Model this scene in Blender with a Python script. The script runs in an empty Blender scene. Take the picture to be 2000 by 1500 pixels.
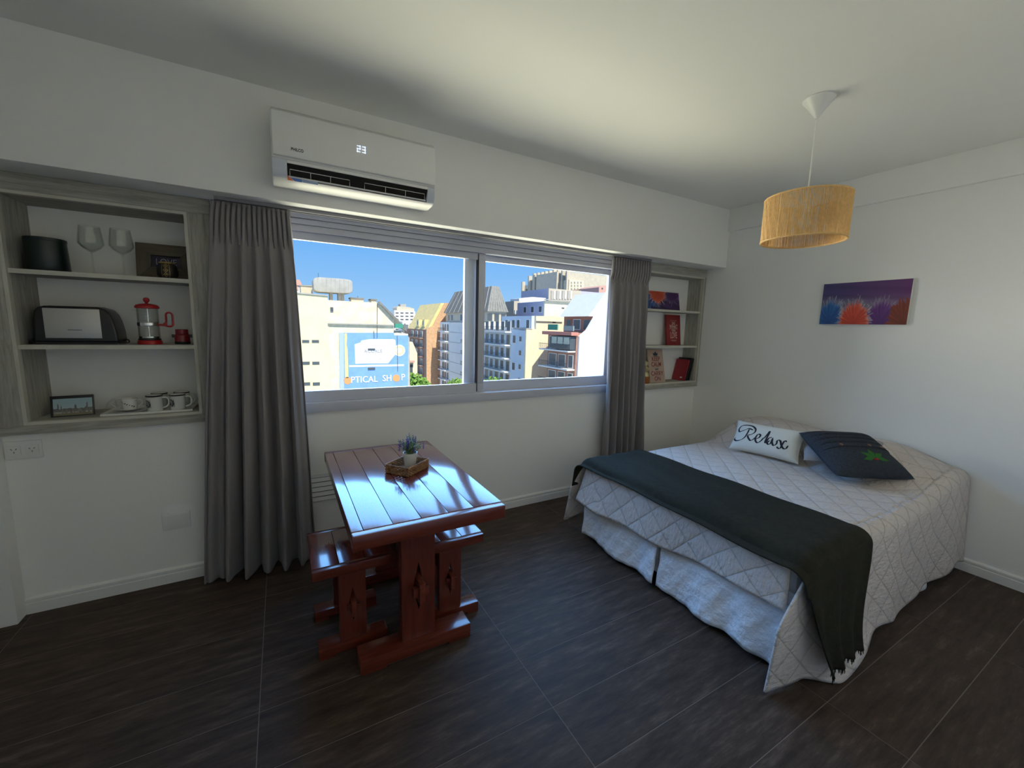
import bpy, bmesh, math, random
from mathutils import Vector, Matrix
random.seed(7)
R = math.radians
COL = bpy.context.scene.collection
SC = bpy.context.scene

# ------------------------------------------------------------------ camera, sky, sun, exposure
CAM_LOC = Vector((-3.8276, -2.8249, 1.5)); YAW, PITCH, ROLL, FPX = 0.5129, 0.139, 0.0266, 798.56
_fw = Vector((math.sin(YAW)*math.cos(PITCH), math.cos(YAW)*math.cos(PITCH), -math.sin(PITCH)))
_rt = Vector((math.cos(YAW), -math.sin(YAW), 0)); _up = _rt.cross(_fw)
_r = _rt*math.cos(ROLL)+_up*math.sin(ROLL); _u = -_rt*math.sin(ROLL)+_up*math.cos(ROLL)
cd = bpy.data.cameras.new('camera'); cam = bpy.data.objects.new('camera', cd); COL.objects.link(cam)
cd.sensor_width = 36; cd.lens = FPX*36/2000; cd.clip_start = 0.05; cd.clip_end = 3000
m = Matrix((_r, _u, -_fw)).transposed().to_4x4(); m.translation = CAM_LOC; cam.matrix_world = m
SC.camera = cam

SC.view_settings.view_transform = 'Standard'; SC.view_settings.look = 'None'
SC.view_settings.gamma = 1; SC.view_settings.use_curve_mapping = False
SC.view_settings.exposure = 0.0
SKY_STRENGTH = 0.85; SUN_STRENGTH = 6.5

w = bpy.data.worlds.new('sky'); SC.world = w; w.use_nodes = True
nt = w.node_tree; nt.nodes.clear()
tc = nt.nodes.new('ShaderNodeTexCoord'); sx = nt.nodes.new('ShaderNodeSeparateXYZ')
rp = nt.nodes.new('ShaderNodeValToRGB'); bg = nt.nodes.new('ShaderNodeBackground'); wo = nt.nodes.new('ShaderNodeOutputWorld')
nt.links.new(tc.outputs['Generated'], sx.inputs[0]); nt.links.new(sx.outputs['Z'], rp.inputs[0])
nt.links.new(rp.outputs[0], bg.inputs[0]); nt.links.new(bg.outputs[0], wo.inputs[0])
rp.color_ramp.elements[0].position = 0.0; rp.color_ramp.elements[0].color = (0.46, 0.78, 1.15, 1)
rp.color_ramp.elements[1].position = 1.0; rp.color_ramp.elements[1].color = (0.13, 0.36, 0.95, 1)
e = rp.color_ramp.elements.new(0.18); e.color = (0.20, 0.55, 1.15, 1)
bg.inputs[1].default_value = SKY_STRENGTH

sl = bpy.data.lights.new('sun', 'SUN'); sl.energy = SUN_STRENGTH; sl.angle = R(0.53); sl.color = (1.0, 0.93, 0.78)
so = bpy.data.objects.new('sun', sl); COL.objects.link(so)
SUN_EL, SUN_AZ = R(52), R(5)      # sun stands behind the room, over to +X
sd = Vector((math.sin(SUN_AZ)*math.cos(SUN_EL), -math.cos(SUN_AZ)*math.cos(SUN_EL), math.sin(SUN_EL)))
so.rotation_euler = sd.to_track_quat('Z', 'Y').to_euler(); so.location = (0, -30, 60)

pl = bpy.data.lights.new('window_portal', 'AREA'); pl.shape = 'RECTANGLE'; pl.size = 2.9; pl.size_y = 1.2
pl.cycles.is_portal = True
po = bpy.data.objects.new('window_portal', pl); COL.objects.link(po)
po.location = (-2.55, 0.17, 1.52); po.rotation_euler = (R(-90), 0, 0)

# area lamps added outside the window to brighten the room: blue above, warm below
def fill_panel(name, loc, aim, sx_, sy_, watts, col):
    l = bpy.data.lights.new(name, 'AREA'); l.shape = 'RECTANGLE'; l.size = sx_; l.size_y = sy_; l.energy = watts; l.color = col
    o = bpy.data.objects.new(name, l); COL.objects.link(o); o.location = loc
    o.rotation_euler = (Vector(aim)-Vector(loc)).to_track_quat('-Z', 'Y').to_euler(); return o
FILL_SKY, FILL_STREET, FILL_FACADE = 2000.0, 1020.0, 5800.0
fill_panel('sky_fill', (-1.9, 4.0, 5.0), (-1.9, -1.0, 0.9), 12.0, 5.0, FILL_SKY, (0.20, 0.48, 1.0))
fill_panel('street_fill', (-2.2, 3.6, -2.6), (-1.9, -1.0, 2.3), 12.0, 4.6, FILL_STREET, (1.0, 0.94, 0.66))
fill_panel('facade_fill', (-2.6, 12.0, 1.2), (-1.7, -2.0, 1.5), 24.0, 6.0, FILL_FACADE, (1.0, 0.96, 0.88))

try:
    SC.cycles.max_bounces = 14; SC.cycles.diffuse_bounces = 8; SC.cycles.transparent_max_bounces = 24
    SC.cycles.sample_clamp_indirect = 6.0; SC.cycles.use_denoising = True
except Exception: pass

def hit(px, axis, val):
    d = _fw + _r*((px[0]-1000)/FPX) - _u*((px[1]-750)/FPX)
    t = (val-CAM_LOC[axis])/d[axis]
    return CAM_LOC + d*t
def hx(x, y, X): p = hit((x, y), 0, X); return p.y, p.z
def hy(x, y, Y): p = hit((x, y), 1, Y); return p.x, p.z

# ------------------------------------------------------------------ materials
MATS = {}
def mat(name, col, rough=0.6, metal=0.0, spec=0.5, bump=0.0, bscale=60, var=0.0, vscale=8, stretch=(1,1,1), emit=None, trans=0, coat=0, sheen=0, rnd=0, coord='Object', bdist=.004):
    if name in MATS: return MATS[name]
    mt = bpy.data.materials.new(name); mt.use_nodes = True; MATS[name] = mt
    t = mt.node_tree; b = t.nodes['Principled BSDF']
    b.inputs['Base Color'].default_value = (*col, 1); b.inputs['Roughness'].default_value = rough
    b.inputs['Metallic'].default_value = metal; b.inputs['Specular IOR Level'].default_value = spec
    if coat: b.inputs['Coat Weight'].default_value = coat; b.inputs['Coat Roughness'].default_value = 0.08
    if sheen: b.inputs['Sheen Weight'].default_value = sheen
    if emit: b.inputs['Emission Color'].default_value = (*emit[:3], 1); b.inputs['Emission Strength'].default_value = emit[3]
    if var or bump:
        c = t.nodes.new('ShaderNodeTexCoord'); mp = t.nodes.new('ShaderNodeMapping'); mp.inputs['Scale'].default_value = stretch
        src = c.outputs[coord]
        if rnd:
            oi = t.nodes.new('ShaderNodeObjectInfo'); ml = t.nodes.new('ShaderNodeMath'); ml.operation = 'MULTIPLY'; ml.inputs[1].default_value = 37
            t.links.new(oi.outputs['Random'], ml.inputs[0]); cb = t.nodes.new('ShaderNodeCombineXYZ')
            for k in range(3): t.links.new(ml.outputs[0], cb.inputs[k])
            t.links.new(cb.outputs[0], mp.inputs['Location'])
        t.links.new(src, mp.inputs[0])
        if var:
            n = t.nodes.new('ShaderNodeTexNoise'); n.inputs['Scale'].default_value = vscale; n.inputs['Detail'].default_value = 6; n.inputs['Roughness'].default_value = 0.65
            t.links.new(mp.outputs[0], n.inputs[0])
            r = t.nodes.new('ShaderNodeValToRGB'); t.links.new(n.outputs[0], r.inputs[0])
            r.color_ramp.elements[0].position = 0.3; r.color_ramp.elements[1].position = 0.72
            r.color_ramp.elements[0].color = (*[max(0, x*(1-var)) for x in col], 1); r.color_ramp.elements[1].color = (*[min(1, x*(1+var)) for x in col], 1)
            t.links.new(r.outputs[0], b.inputs['Base Color'])
        if bump:
            n2 = t.nodes.new('ShaderNodeTexNoise'); n2.inputs['Scale'].default_value = bscale; n2.inputs['Detail'].default_value = 4
            t.links.new(mp.outputs[0], n2.inputs[0])
            bp = t.nodes.new('ShaderNodeBump'); bp.inputs['Strength'].default_value = bump; bp.inputs['Distance'].default_value = bdist
            t.links.new(n2.outputs[0], bp.inputs['Height']); t.links.new(bp.outputs[0], b.inputs['Normal'])
    return mt

def glass_mat(name, tint=(1,1,1), refl=0.04, rough=0.0, edge=0.6):
    mt = bpy.data.materials.new(name); mt.use_nodes = True; t = mt.node_tree; t.nodes.clear()
    o = t.nodes.new('ShaderNodeOutputMaterial'); mx = t.nodes.new('ShaderNodeMixShader'); tr = t.nodes.new('ShaderNodeBsdfTransparent'); gl = t.nodes.new('ShaderNodeBsdfGlossy')
    lw = t.nodes.new('ShaderNodeLayerWeight'); lw.inputs[0].default_value = 0.15
    mr = t.nodes.new('ShaderNodeMapRange'); mr.inputs[3].default_value = refl; mr.inputs[4].default_value = edge
    t.links.new(lw.outputs['Fresnel'], mr.inputs[0])
    tr.inputs[0].default_value = (*tint, 1); gl.inputs['Roughness'].default_value = rough
    t.links.new(mr.outputs[0], mx.inputs[0]); t.links.new(tr.outputs[0], mx.inputs[1]); t.links.new(gl.outputs[0], mx.inputs[2]); t.links.new(mx.outputs[0], o.inputs[0])
    return mt

def vcol_mat(name, rough=0.6, bump=0.0):
    mt = bpy.data.materials.new(name); mt.use_nodes = True; t = mt.node_tree; b = t.nodes['Principled BSDF']; b.inputs['Roughness'].default_value = rough
    a = t.nodes.new('ShaderNodeVertexColor'); a.layer_name = 'Col'; t.links.new(a.outputs[0], b.inputs['Base Color'])
    return mt

def wood_mat(name, c0, c1, axis=2, rough=0.5, scale=9, coat=0, rnd=1, bump=0.15):
    """streaky timber, grain running along the given local axis"""
    mt = bpy.data.materials.new(name); mt.use_nodes = True; t = mt.node_tree; b = t.nodes['Principled BSDF']
    b.inputs['Roughness'].default_value = rough
    if coat: b.inputs['Coat Weight'].default_value = coat; b.inputs['Coat Roughness'].default_value = 0.1
    c = t.nodes.new('ShaderNodeTexCoord'); mp = t.nodes.new('ShaderNodeMapping'); s = [7, 7, 7]; s[axis] = 0.55; mp.inputs['Scale'].default_value = s
    oi = t.nodes.new('ShaderNodeObjectInfo'); ml = t.nodes.new('ShaderNodeMath'); ml.operation = 'MULTIPLY'; ml.inputs[1].default_value = 23*rnd
    cb = t.nodes.new('ShaderNodeCombineXYZ'); t.links.new(oi.outputs['Random'], ml.inputs[0])
    for k in range(3): t.links.new(ml.outputs[0], cb.inputs[k])
    t.links.new(cb.outputs[0], mp.inputs['Location']); t.links.new(c.outputs['Object'], mp.inputs[0])
    n = t.nodes.new('ShaderNodeTexNoise'); n.inputs['Scale'].default_value = scale; n.inputs['Detail'].default_value = 8; n.inputs['Roughness'].default_value = 0.7; n.inputs['Distortion'].default_value = 0.6
    t.links.new(mp.outputs[0], n.inputs[0])
    r = t.nodes.new('ShaderNodeValToRGB'); t.links.new(n.outputs[0], r.inputs[0]); r.color_ramp.elements[0].position = 0.32; r.color_ramp.elements[1].position = 0.7
    r.color_ramp.elements[0].color = (*c0, 1); r.color_ramp.elements[1].color = (*c1, 1); t.links.new(r.outputs[0], b.inputs['Base Color'])
    bp = t.nodes.new('ShaderNodeBump'); bp.inputs['Strength'].default_value = bump; bp.inputs['Distance'].default_value = 0.002
    t.links.new(n.outputs[0], bp.inputs['Height']); t.links.new(bp.outputs[0], b.inputs['Normal'])
    return mt

def quilt_mat():
    mt = bpy.data.materials.new('quilted_cotton'); mt.use_nodes = True; t = mt.node_tree; b = t.nodes['Principled BSDF']
    b.inputs['Roughness'].default_value = 0.75; b.inputs['Sheen Weight'].default_value = 0.05
    uv = t.nodes.new('ShaderNodeUVMap'); s = t.nodes.new('ShaderNodeSeparateXYZ'); t.links.new(uv.outputs[0], s.inputs[0])
    def M(op, a, bb=None):
        n = t.nodes.new('ShaderNodeMath'); n.operation = op
        for i, q in enumerate((a, bb)):
            if q is None: continue
            if isinstance(q, (int, float)): n.inputs[i].default_value = q
            else: t.links.new(q, n.inputs[i])
        return n.outputs[0]
    K = math.pi/0.115
    a = M('ABSOLUTE', M('SINE', M('MULTIPLY', M('ADD', s.outputs[0], s.outputs[1]), K*0.72)))
    c = M('ABSOLUTE', M('SINE', M('MULTIPLY', M('SUBTRACT', s.outputs[0], s.outputs[1]), K*0.72)))
    q = M('POWER', M('MINIMUM', a, c), 0.35)
    nz = t.nodes.new('ShaderNodeTexNoise'); mp = t.nodes.new('ShaderNodeMapping'); mp.inputs['Scale'].default_value = (26, 60, 1)
    t.links.new(uv.outputs[0], mp.inputs[0]); t.links.new(mp.outputs[0], nz.inputs[0]); nz.inputs['Scale'].default_value = 1.0; nz.inputs['Detail'].default_value = 4
    h = M('ADD', q, M('MULTIPLY', nz.outputs[0], 1.5))
    bp = t.nodes.new('ShaderNodeBump'); bp.inputs['Strength'].default_value = 0.8; bp.inputs['Distance'].default_value = 0.010
    t.links.new(h, bp.inputs['Height']); t.links.new(bp.outputs[0], b.inputs['Normal'])
    r = t.nodes.new('ShaderNodeValToRGB'); t.links.new(q, r.inputs[0]); r.color_ramp.elements[0].position = 0.25; r.color_ramp.elements[1].position = 0.6
    r.color_ramp.elements[0].color = (0.49, 0.445, 0.415, 1); r.color_ramp.elements[1].color = (0.63, 0.565, 0.53, 1); t.links.new(r.outputs[0], b.inputs['Base Color'])
    return mt

def floor_mat():
    mt = bpy.data.materials.new('dark_stone_look_tile'); mt.use_nodes = True; t = mt.node_tree; b = t.nodes['Principled BSDF']
    c = t.nodes.new('ShaderNodeTexCoord'); mp = t.nodes.new('ShaderNodeMapping'); mp.inputs['Scale'].default_value = (1.6, 9, 1)
    oi = t.nodes.new('ShaderNodeObjectInfo'); ml = t.nodes.new('ShaderNodeMath'); ml.operation = 'MULTIPLY'; ml.inputs[1].default_value = 41
    cb = t.nodes.new('ShaderNodeCombineXYZ'); t.links.new(oi.outputs['Random'], ml.inputs[0])
    for k in range(3): t.links.new(ml.outputs[0], cb.inputs[k])
    t.links.new(cb.outputs[0], mp.inputs['Location']); t.links.new(c.outputs['Object'], mp.inputs[0])
    n = t.nodes.new('ShaderNodeTexNoise'); n.inputs['Scale'].default_value = 3.0; n.inputs['Detail'].default_value = 9; n.inputs['Roughness'].default_value = 0.72
    t.links.new(mp.outputs[0], n.inputs[0])
    r = t.nodes.new('ShaderNodeValToRGB'); t.links.new(n.outputs[0], r.inputs[0])
    r.color_ramp.elements[0].position = 0.35; r.color_ramp.elements[0].color = (0.037, 0.025, 0.019, 1)
    r.color_ramp.elements[1].position = 0.78; r.color_ramp.elements[1].color = (0.165, 0.122, 0.098, 1)
    e = r.color_ramp.elements.new(0.55); e.color = (0.070, 0.049, 0.038, 1)
    t.links.new(r.outputs[0], b.inputs['Base Color'])
    mr = t.nodes.new('ShaderNodeMapRange'); mr.inputs[3].default_value = 0.48; mr.inputs[4].default_value = 0.68; b.inputs['Specular IOR Level'].default_value = 0.22; t.links.new(n.outputs[0], mr.inputs[0]); t.links.new(mr.outputs[0], b.inputs['Roughness'])
    bp = t.nodes.new('ShaderNodeBump'); bp.inputs['Strength'].default_value = 0.25; bp.inputs['Distance'].default_value = 0.003
    t.links.new(n.outputs[0], bp.inputs['Height']); t.links.new(bp.outputs[0], b.inputs['Normal'])
    return mt

WALL = mat('white_wall_paint', (0.87, 0.87, 0.84), 0.85, bump=0.12, bscale=90)
CEIL = mat('white_ceiling_paint', (0.86, 0.86, 0.82), 0.9, bump=0.08, bscale=70)
TRIMW = mat('white_satin_trim', (0.80, 0.80, 0.78), 0.45)
ALU = mat('white_lacquered_aluminium', (0.56, 0.58, 0.65), 0.35)
PLASTIC = mat('white_plastic', (0.80, 0.80, 0.78), 0.35)
FLOOR = floor_mat(); GROUT = mat('grey_grout', (0.20, 0.175, 0.155), 0.9)
GREYW_V = wood_mat('weathered_grey_wood_upright', (0.26, 0.25, 0.21), (0.52, 0.51, 0.45), 2, 0.7)
GREYW_H = wood_mat('weathered_grey_wood_level', (0.26, 0.25, 0.21), (0.52, 0.51, 0.45), 0, 0.7)
GREYW_Y = wood_mat('weathered_grey_wood_deep', (0.24, 0.23, 0.20), (0.44, 0.43, 0.38), 1, 0.7)
PALEW = wood_mat('pale_wood_edge', (0.52, 0.51, 0.43), (0.66, 0.65, 0.57), 0, 0.6)
PALEW_V = wood_mat('pale_wood_edge_upright', (0.50, 0.49, 0.41), (0.64, 0.63, 0.55), 2, 0.6)
MAHO_Y = wood_mat('red_mahogany_long', (0.105, 0.020, 0.012), (0.20, 0.042, 0.024), 1, 0.2, 6, coat=0.7, bump=0.04)
MAHO_X = wood_mat('red_mahogany_cross', (0.090, 0.017, 0.010), (0.18, 0.036, 0.020), 0, 0.25, 6, coat=0.4, bump=0.05)
MAHO_Z = wood_mat('red_mahogany_upright', (0.085, 0.016, 0.010), (0.17, 0.034, 0.019), 2, 0.3, 6, coat=0.3, bump=0.05)
DARKIN = mat('dark_recess', (0.012, 0.010, 0.009), 0.9)
BLACKP = mat('black_plastic', (0.012, 0.012, 0.014), 0.3)
STEEL = mat('brushed_steel', (0.55, 0.54, 0.52), 0.38, 0.85, var=0.06, vscale=30, stretch=(1, 1, 30))
CHROME = mat('chrome', (0.75, 0.75, 0.75), 0.15, 1.0)
REDP = mat('red_plastic', (0.42, 0.012, 0.016), 0.28)
CURTAIN = mat('grey_woven_curtain', (0.25, 0.233, 0.238), 0.9, bump=0.35, bscale=1, stretch=(260, 260, 700), var=0.16, vscale=1.0, sheen=0.2)
SKIRT = mat('white_cotton', (0.84, 0.87, 0.93), 0.85, bump=1.0, bscale=22, bdist=.014)
THROW = mat('dark_olive_knit', (0.026, 0.0255, 0.018), 0.95, spec=0.15, bump=0.5, bscale=180, var=0.25, vscale=40)
CREAMC = mat('cream_canvas', (0.72, 0.72, 0.66), 0.85, bump=0.3, bscale=300)
INK = mat('black_thread', (0.012, 0.013, 0.02), 0.7)
NAVYK = mat('navy_grey_knit', (0.038, 0.047, 0.062), 0.95, spec=0.2, bump=0.8, bscale=150, var=0.3, vscale=90)
GREYP = mat('grey_pillowcase', (0.34, 0.33, 0.345), 0.85, bump=0.3, bscale=18)
ROPE = mat('natural_jute_rope', (0.74, 0.47, 0.19), 0.85, bump=0.4, bscale=260, var=0.14, vscale=60)
GLASS = glass_mat('window_glass', (0.97, 0.985, 0.98), 0.0, 0.0, 0.45)
CLEARG = glass_mat('clear_glassware', (0.95, 0.96, 0.95), 0.04, 0.05, 0.40)
VCOL = vcol_mat('painted_picture', 0.55)

# ------------------------------------------------------------------ mesh helpers
ORG = {}
class MB:
    def __init__(s): s.v = []; s.f = []; s.uv = None
    def add(s, vs, fs):
        o = len(s.v); s.v += [tuple(p) for p in vs]; s.f += [tuple(i+o for i in f) for f in fs]; return s
    def box(s, x0, x1, y0, y1, z0, z1):
        return s.add([(x0,y0,z0),(x1,y0,z0),(x1,y1,z0),(x0,y1,z0),(x0,y0,z1),(x1,y0,z1),(x1,y1,z1),(x0,y1,z1)],
                     [(0,3,2,1),(4,5,6,7),(0,1,5,4),(1,2,6,5),(2,3,7,6),(3,0,4,7)])
    def prism(s, poly, axis, a0, a1):
        """poly: 2D points in the two other axes (cyclic order x,y,z without axis)"""
        n = len(poly)
        def P(p, a):
            q = list(p); q.insert(axis, a); return q
        return s.add([P(p, a0) for p in poly]+[P(p, a1) for p in poly],
                     [tuple(range(n))[::-1], tuple(range(n, 2*n))]+[(i, (i+1) % n, n+(i+1) % n, n+i) for i in range(n)])
    def lathe(s, prof, c=(0,0,0), n=32, cap=False):
        vs = []; fs = []
        for r, z in prof:
            for k in range(n):
                a = 2*math.pi*k/n; vs.append((c[0]+r*math.cos(a), c[1]+r*math.sin(a), c[2]+z))
        for i in range(len(prof)-1):
            for k in range(n): fs.append((i*n+k, i*n+(k+1) % n, (i+1)*n+(k+1) % n, (i+1)*n+k))
        if cap: fs.append(tuple(range(n))[::-1]); fs.append(tuple((len(prof)-1)*n+k for k in range(n)))
        return s.add(vs, fs)
    def tube(s, pts, r, n=8, closed=False):
        pts = [Vector(p) for p in pts]; N = len(pts); vs = []; fs = []; prev = None
        for i, p in enumerate(pts):
            a = pts[(i-1) % N] if (closed or i > 0) else p; b = pts[(i+1) % N] if (closed or i < N-1) else p
            t = (b-a); t = t.normalized() if t.length > 1e-9 else Vector((0,0,1))
            if prev is None: u = t.orthogonal().normalized()
            else:
                u = prev - t*prev.dot(t); u = u.normalized() if u.length > 1e-6 else t.orthogonal().normalized()
            prev = u; q = t.cross(u); rr = r[i] if isinstance(r, (list, tuple)) else r
            for k in range(n):
                an = 2*math.pi*k/n; vs.append(p+(u*math.cos(an)+q*math.sin(an))*rr)
        M = N if closed else N-1
        for i in range(M):
            for k in range(n):
                j = (i+1) % N; fs.append((i*n+k, i*n+(k+1) % n, j*n+(k+1) % n, j*n+k))
        if not closed: fs.append(tuple(range(n))[::-1]); fs.append(tuple((N-1)*n+k for k in range(n)))
        return s.add(vs, fs)
    def grid(s, fn, nu, nv, uvfn=None):
        vs = [fn(i/nu, j/nv) for j in range(nv+1) for i in range(nu+1)]
        fs = [(j*(nu+1)+i, j*(nu+1)+i+1, (j+1)*(nu+1)+i+1, (j+1)*(nu+1)+i) for j in range(nv) for i in range(nu)]
        if uvfn:
            if s.uv is None: s.uv = []
            s.uv += [uvfn(i/nu, j/nv) for j in range(nv+1) for i in range(nu+1)]
        return s.add(vs, fs)
    def xform(s, M): s.v = [tuple(M @ Vector(p)) for p in s.v]; return s
    def mesh(s, name, mt, bevel=0, smooth=False, off=None, weld=False, segs=2, recalc=True):
        me = bpy.data.meshes.new(name); off = off or Vector((0,0,0))
        me.from_pydata([tuple(Vector(p)-off) for p in s.v], [], s.f)
        if s.uv:
            ul = me.uv_layers.new(name='UVMap')
            for lp in me.loops: ul.data[lp.index].uv = s.uv[lp.vertex_index]
        if bevel or weld or recalc:
            bm = bmesh.new(); bm.from_mesh(me)
            if weld: bmesh.ops.remove_doubles(bm, verts=bm.verts, dist=0.0006)
            if recalc: bmesh.ops.recalc_face_normals(bm, faces=bm.faces)
            if bevel:
                es = [e for e in bm.edges if len(e.link_faces) == 2 and e.calc_face_angle(0) > R(35)]
                bmesh.ops.bevel(bm, geom=es, offset=bevel, segments=segs, affect='EDGES', profile=0.6, clamp_overlap=True)
            bm.to_mesh(me); bm.free()
        me.materials.append(mt)
        if smooth or bevel:
            me.shade_smooth(); me.set_sharp_from_angle(angle=R(38 if not bevel else 50))
        return me
    def build(s, name, mt, parent=None, loc=None, local=False, **k):
        """vertices in world coordinates unless local"""
        off = Vector((0,0,0))
        if parent is not None and not local: off = ORG[parent.name]
        elif parent is None and loc is not None and not local: off = Vector(loc)
        o = bpy.data.objects.new(name, s.mesh(name, mt, off=off, **k)); COL.objects.link(o)
        if parent is not None: o.parent = parent; ORG[o.name] = ORG.get(parent.name, Vector())
        else:
            if loc is not None: o.location = loc
            ORG[o.name] = Vector(o.location)
        return o
def tag(o, label, cat, group=None):
    o['label'] = label; o['category'] = cat
    if group: o['group'] = group
    return o
def thing(name, label, cat, loc, rot=(0,0,0), group=None):
    o = bpy.data.objects.new(name, None); COL.objects.link(o); o.empty_display_size = 0.05
    o.location = loc; o.rotation_euler = rot; ORG[o.name] = Vector(loc); return tag(o, label, cat, group)
def struct(o): o['kind'] = 'structure'; return o
def copy_tree(o, parent=None):
    c = o.copy(); COL.objects.link(c); c.parent = parent; ORG[c.name] = Vector(c.location)
    for ch in list(o.children): copy_tree(ch, c)
    return c
UNIT = {}
def ubox(name, mt, parent, c, s, rotz=0):
    """box part that shares one unit-cube mesh per material; c = world centre"""
    if mt.name not in UNIT: UNIT[mt.name] = MB().box(-.5,.5,-.5,.5,-.5,.5).mesh('unit_block', mt)
    o = bpy.data.objects.new(name, UNIT[mt.name]); COL.objects.link(o); o.parent = parent
    o.location = Vector(c)-ORG[parent.name]; o.scale = s; o.rotation_euler = (0,0,rotz); ORG[o.name] = Vector(c); return o
def text_mesh(body, size, bold=0.0, extrude=0.0, align='CENTER', sx=1.0, shear=0.0, space=1.0):
    cu = bpy.data.curves.new('lettering', 'FONT'); cu.body = body; cu.size = size; cu.align_x = align; cu.align_y = 'CENTER'
    cu.extrude = extrude; cu.offset = bold; cu.resolution_u = 3; cu.shear = shear; cu.space_character = space
    o = bpy.data.objects.new('lettering', cu); COL.objects.link(o); bpy.context.view_layer.update()
    me = bpy.data.meshes.new_from_object(o.evaluated_get(bpy.context.evaluated_depsgraph_get()))
    bpy.data.objects.remove(o); bpy.data.curves.remove(cu)
    for v in me.vertices: v.co.x *= sx
    return me
def text_part(name, body, size, mt, parent, world, ex, ey, local=False, **k):
    """flat lettering: local text x -> ex, text y -> ey (world vectors), centred on world"""
    me = text_mesh(body, size, **k); ex = Vector(ex).normalized(); ey = Vector(ey).normalized(); ez = ex.cross(ey)
    me.transform(Matrix((ex, ey, ez)).transposed().to_4x4()); me.materials.clear(); me.materials.append(mt)
    o = bpy.data.objects.new(name, me); COL.objects.link(o); o.parent = parent
    o.location = Vector(world) if local else Vector(world)-ORG[parent.name]; ORG[o.name] = Vector(world); return o
def smooth(a, b, x):
    t = max(0, min(1, (x-a)/(b-a))); return t*t*(3-2*t)
def lerp(a, b, t): return a+(b-a)*t
def noise1(x, seed=0):
    def h(i): return (math.sin(i*127.1+seed*311.7)*43758.5453) % 1
    i = math.floor(x); f = x-i; f = f*f*(3-2*f); return lerp(h(i), h(i+1), f)
def picture(name, fn, nu, nv, place, parent, local=False):
    """flat print: a vertex-coloured grid; fn(u,v)->rgb, place(u,v)->point"""
    mb = MB().grid(place, nu, nv); off = Vector((0,0,0)) if local else ORG[parent.name]
    me = mb.mesh(name, VCOL, off=off, recalc=False); a = me.color_attributes.new('Col', 'FLOAT_COLOR', 'POINT')
    k = 0
    for j in range(nv+1):
        for i in range(nu+1):
            c = fn(i/nu, j/nv); a.data[k].color = (c[0], c[1], c[2], 1); k += 1
    o = bpy.data.objects.new(name, me); COL.objects.link(o); o.parent = parent; return o

# ------------------------------------------------------------------ room shell
H = 2.666; HB = 2.126; YB = -0.2385; XL = -6.4; YF = -3.2
fl = struct(MB().box(XL-.2, .2, YF-.2, .16, -.12, -.0008).build('floor', GROUT))
TW, TD = 1.02, 0.2555
def tile_mesh(wd, dp): return MB().box(0, wd-.003, 0, dp-.003, -.0008, 0).mesh('tile', FLOOR)
full = tile_mesh(TW, TD)
kx = [-3.9675+TW*k for k in range(-3, 5)]; ky = [-1.41+TD*k for k in range(-13, 7)]
for x in kx:
    for y in ky:
        x0, x1 = max(x, XL), min(x+TW, 0); y0, y1 = max(y, YF), min(y+TD, 0)
        if x1-x0 < .02 or y1-y0 < .02: continue
        whole = abs(x1-x0-TW) < 1e-6 and abs(y1-y0-TD) < 1e-6
        o = bpy.data.objects.new('tile', full if whole else tile_mesh(x1-x0, y1-y0)); COL.objects.link(o); o.parent = fl; o.location = (x0, y0, 0)
struct(MB().box(XL-.2, .2, YF-.2, .16, H, H+.15).build('ceiling', CEIL))
ww = MB()
ww.box(XL, .2, 0, .16, -.1, .93)
ww.box(XL, .2, 0, .16, HB, H)
ww.box(XL, -4.927, 0, .16, .93, HB); ww.box(-4.228, -4.0, 0, .16, .93, HB)
ww.box(-1.1, -.932, 0, .16, .93, HB); ww.box(-.013, .2, 0, .16, .93, HB)
ww.box(-4.927, -4.228, 0, .16, .93, .964); ww.box(-4.927, -4.228, 0, .16, 2.057, HB)
ww.box(-.932, -.013, 0, .16, .93, .964); ww.box(-.932, -.013, 0, .16, 2.057, HB)
struct(ww.build('wall_window', WALL))
struct(MB().box(XL, 0, YB, 0, HB, H).build('trim_1', WALL, bevel=.004))
struct(MB().box(0, .2, YF-.2, 0, -.1, H).build('wall_right', WALL))
struct(MB().box(-.030, 0, YF, YB, 2.460, H).build('trim_2', WALL, bevel=.003))
struct(MB().box(XL-.2, XL, YF-.2, .16, -.1, H).build('wall_left', WALL))
struct(MB().box(XL, 0, YF-.2, YF, -.1, H).build('wall_entry', WALL))
struct(MB().box(XL, -5.012, -.09, 0, 0, HB).build('trim_3', WALL, bevel=.006))
BP = [(0,0),(-.014,0),(-.014,.054),(-.0085,.057),(-.0085,.061),(-.013,.065),(-.013,.077),(-.005,.087),(0,.087)]
struct(MB().prism(BP, 0, -5.012, 0).build('baseboard_window', TRIMW))
struct(MB().prism([(a, z) for a, z in BP], 1, YF, -.014).build('baseboard_right', TRIMW))

# ------------------------------------------------------------------ window
wi = bpy.data.objects.new('window_1', None); COL.objects.link(wi); wi.location = (-2.55, .05, .93); ORG['window_1'] = Vector(wi.location); struct(wi)
MB().box(-4.0, -1.1, -.016, .12, .93, .992).build('window_sill', ALU, wi, bevel=.004)
fb = MB(); fb.box(-4.0, -3.93, 0, .13, .992, 2.03); fb.box(-1.17, -1.1, 0, .13, .992, 2.03); fb.box(-4.0, -1.1, .105, .13, .992, 1.02); fb.box(-4.0, -1.1, .105, .13, 2.0, 2.03)
fb.build('outer_frame', ALU, wi)
hb_ = MB().box(-4.0, -1.1, -.004, .13, 2.03, 2.062); hb_.box(-4.0, -1.1, .004, .13, 2.062, 2.068); hb_.box(-4.0, -1.1, -.010, .13, 2.068, 2.096); hb_.box(-4.0, -1.1, .0, .13, 2.096, 2.102); hb_.box(-4.0, -1.1, -.016, .13, 2.102, HB)
hb_.build('shutter_box', ALU, wi)
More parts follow.
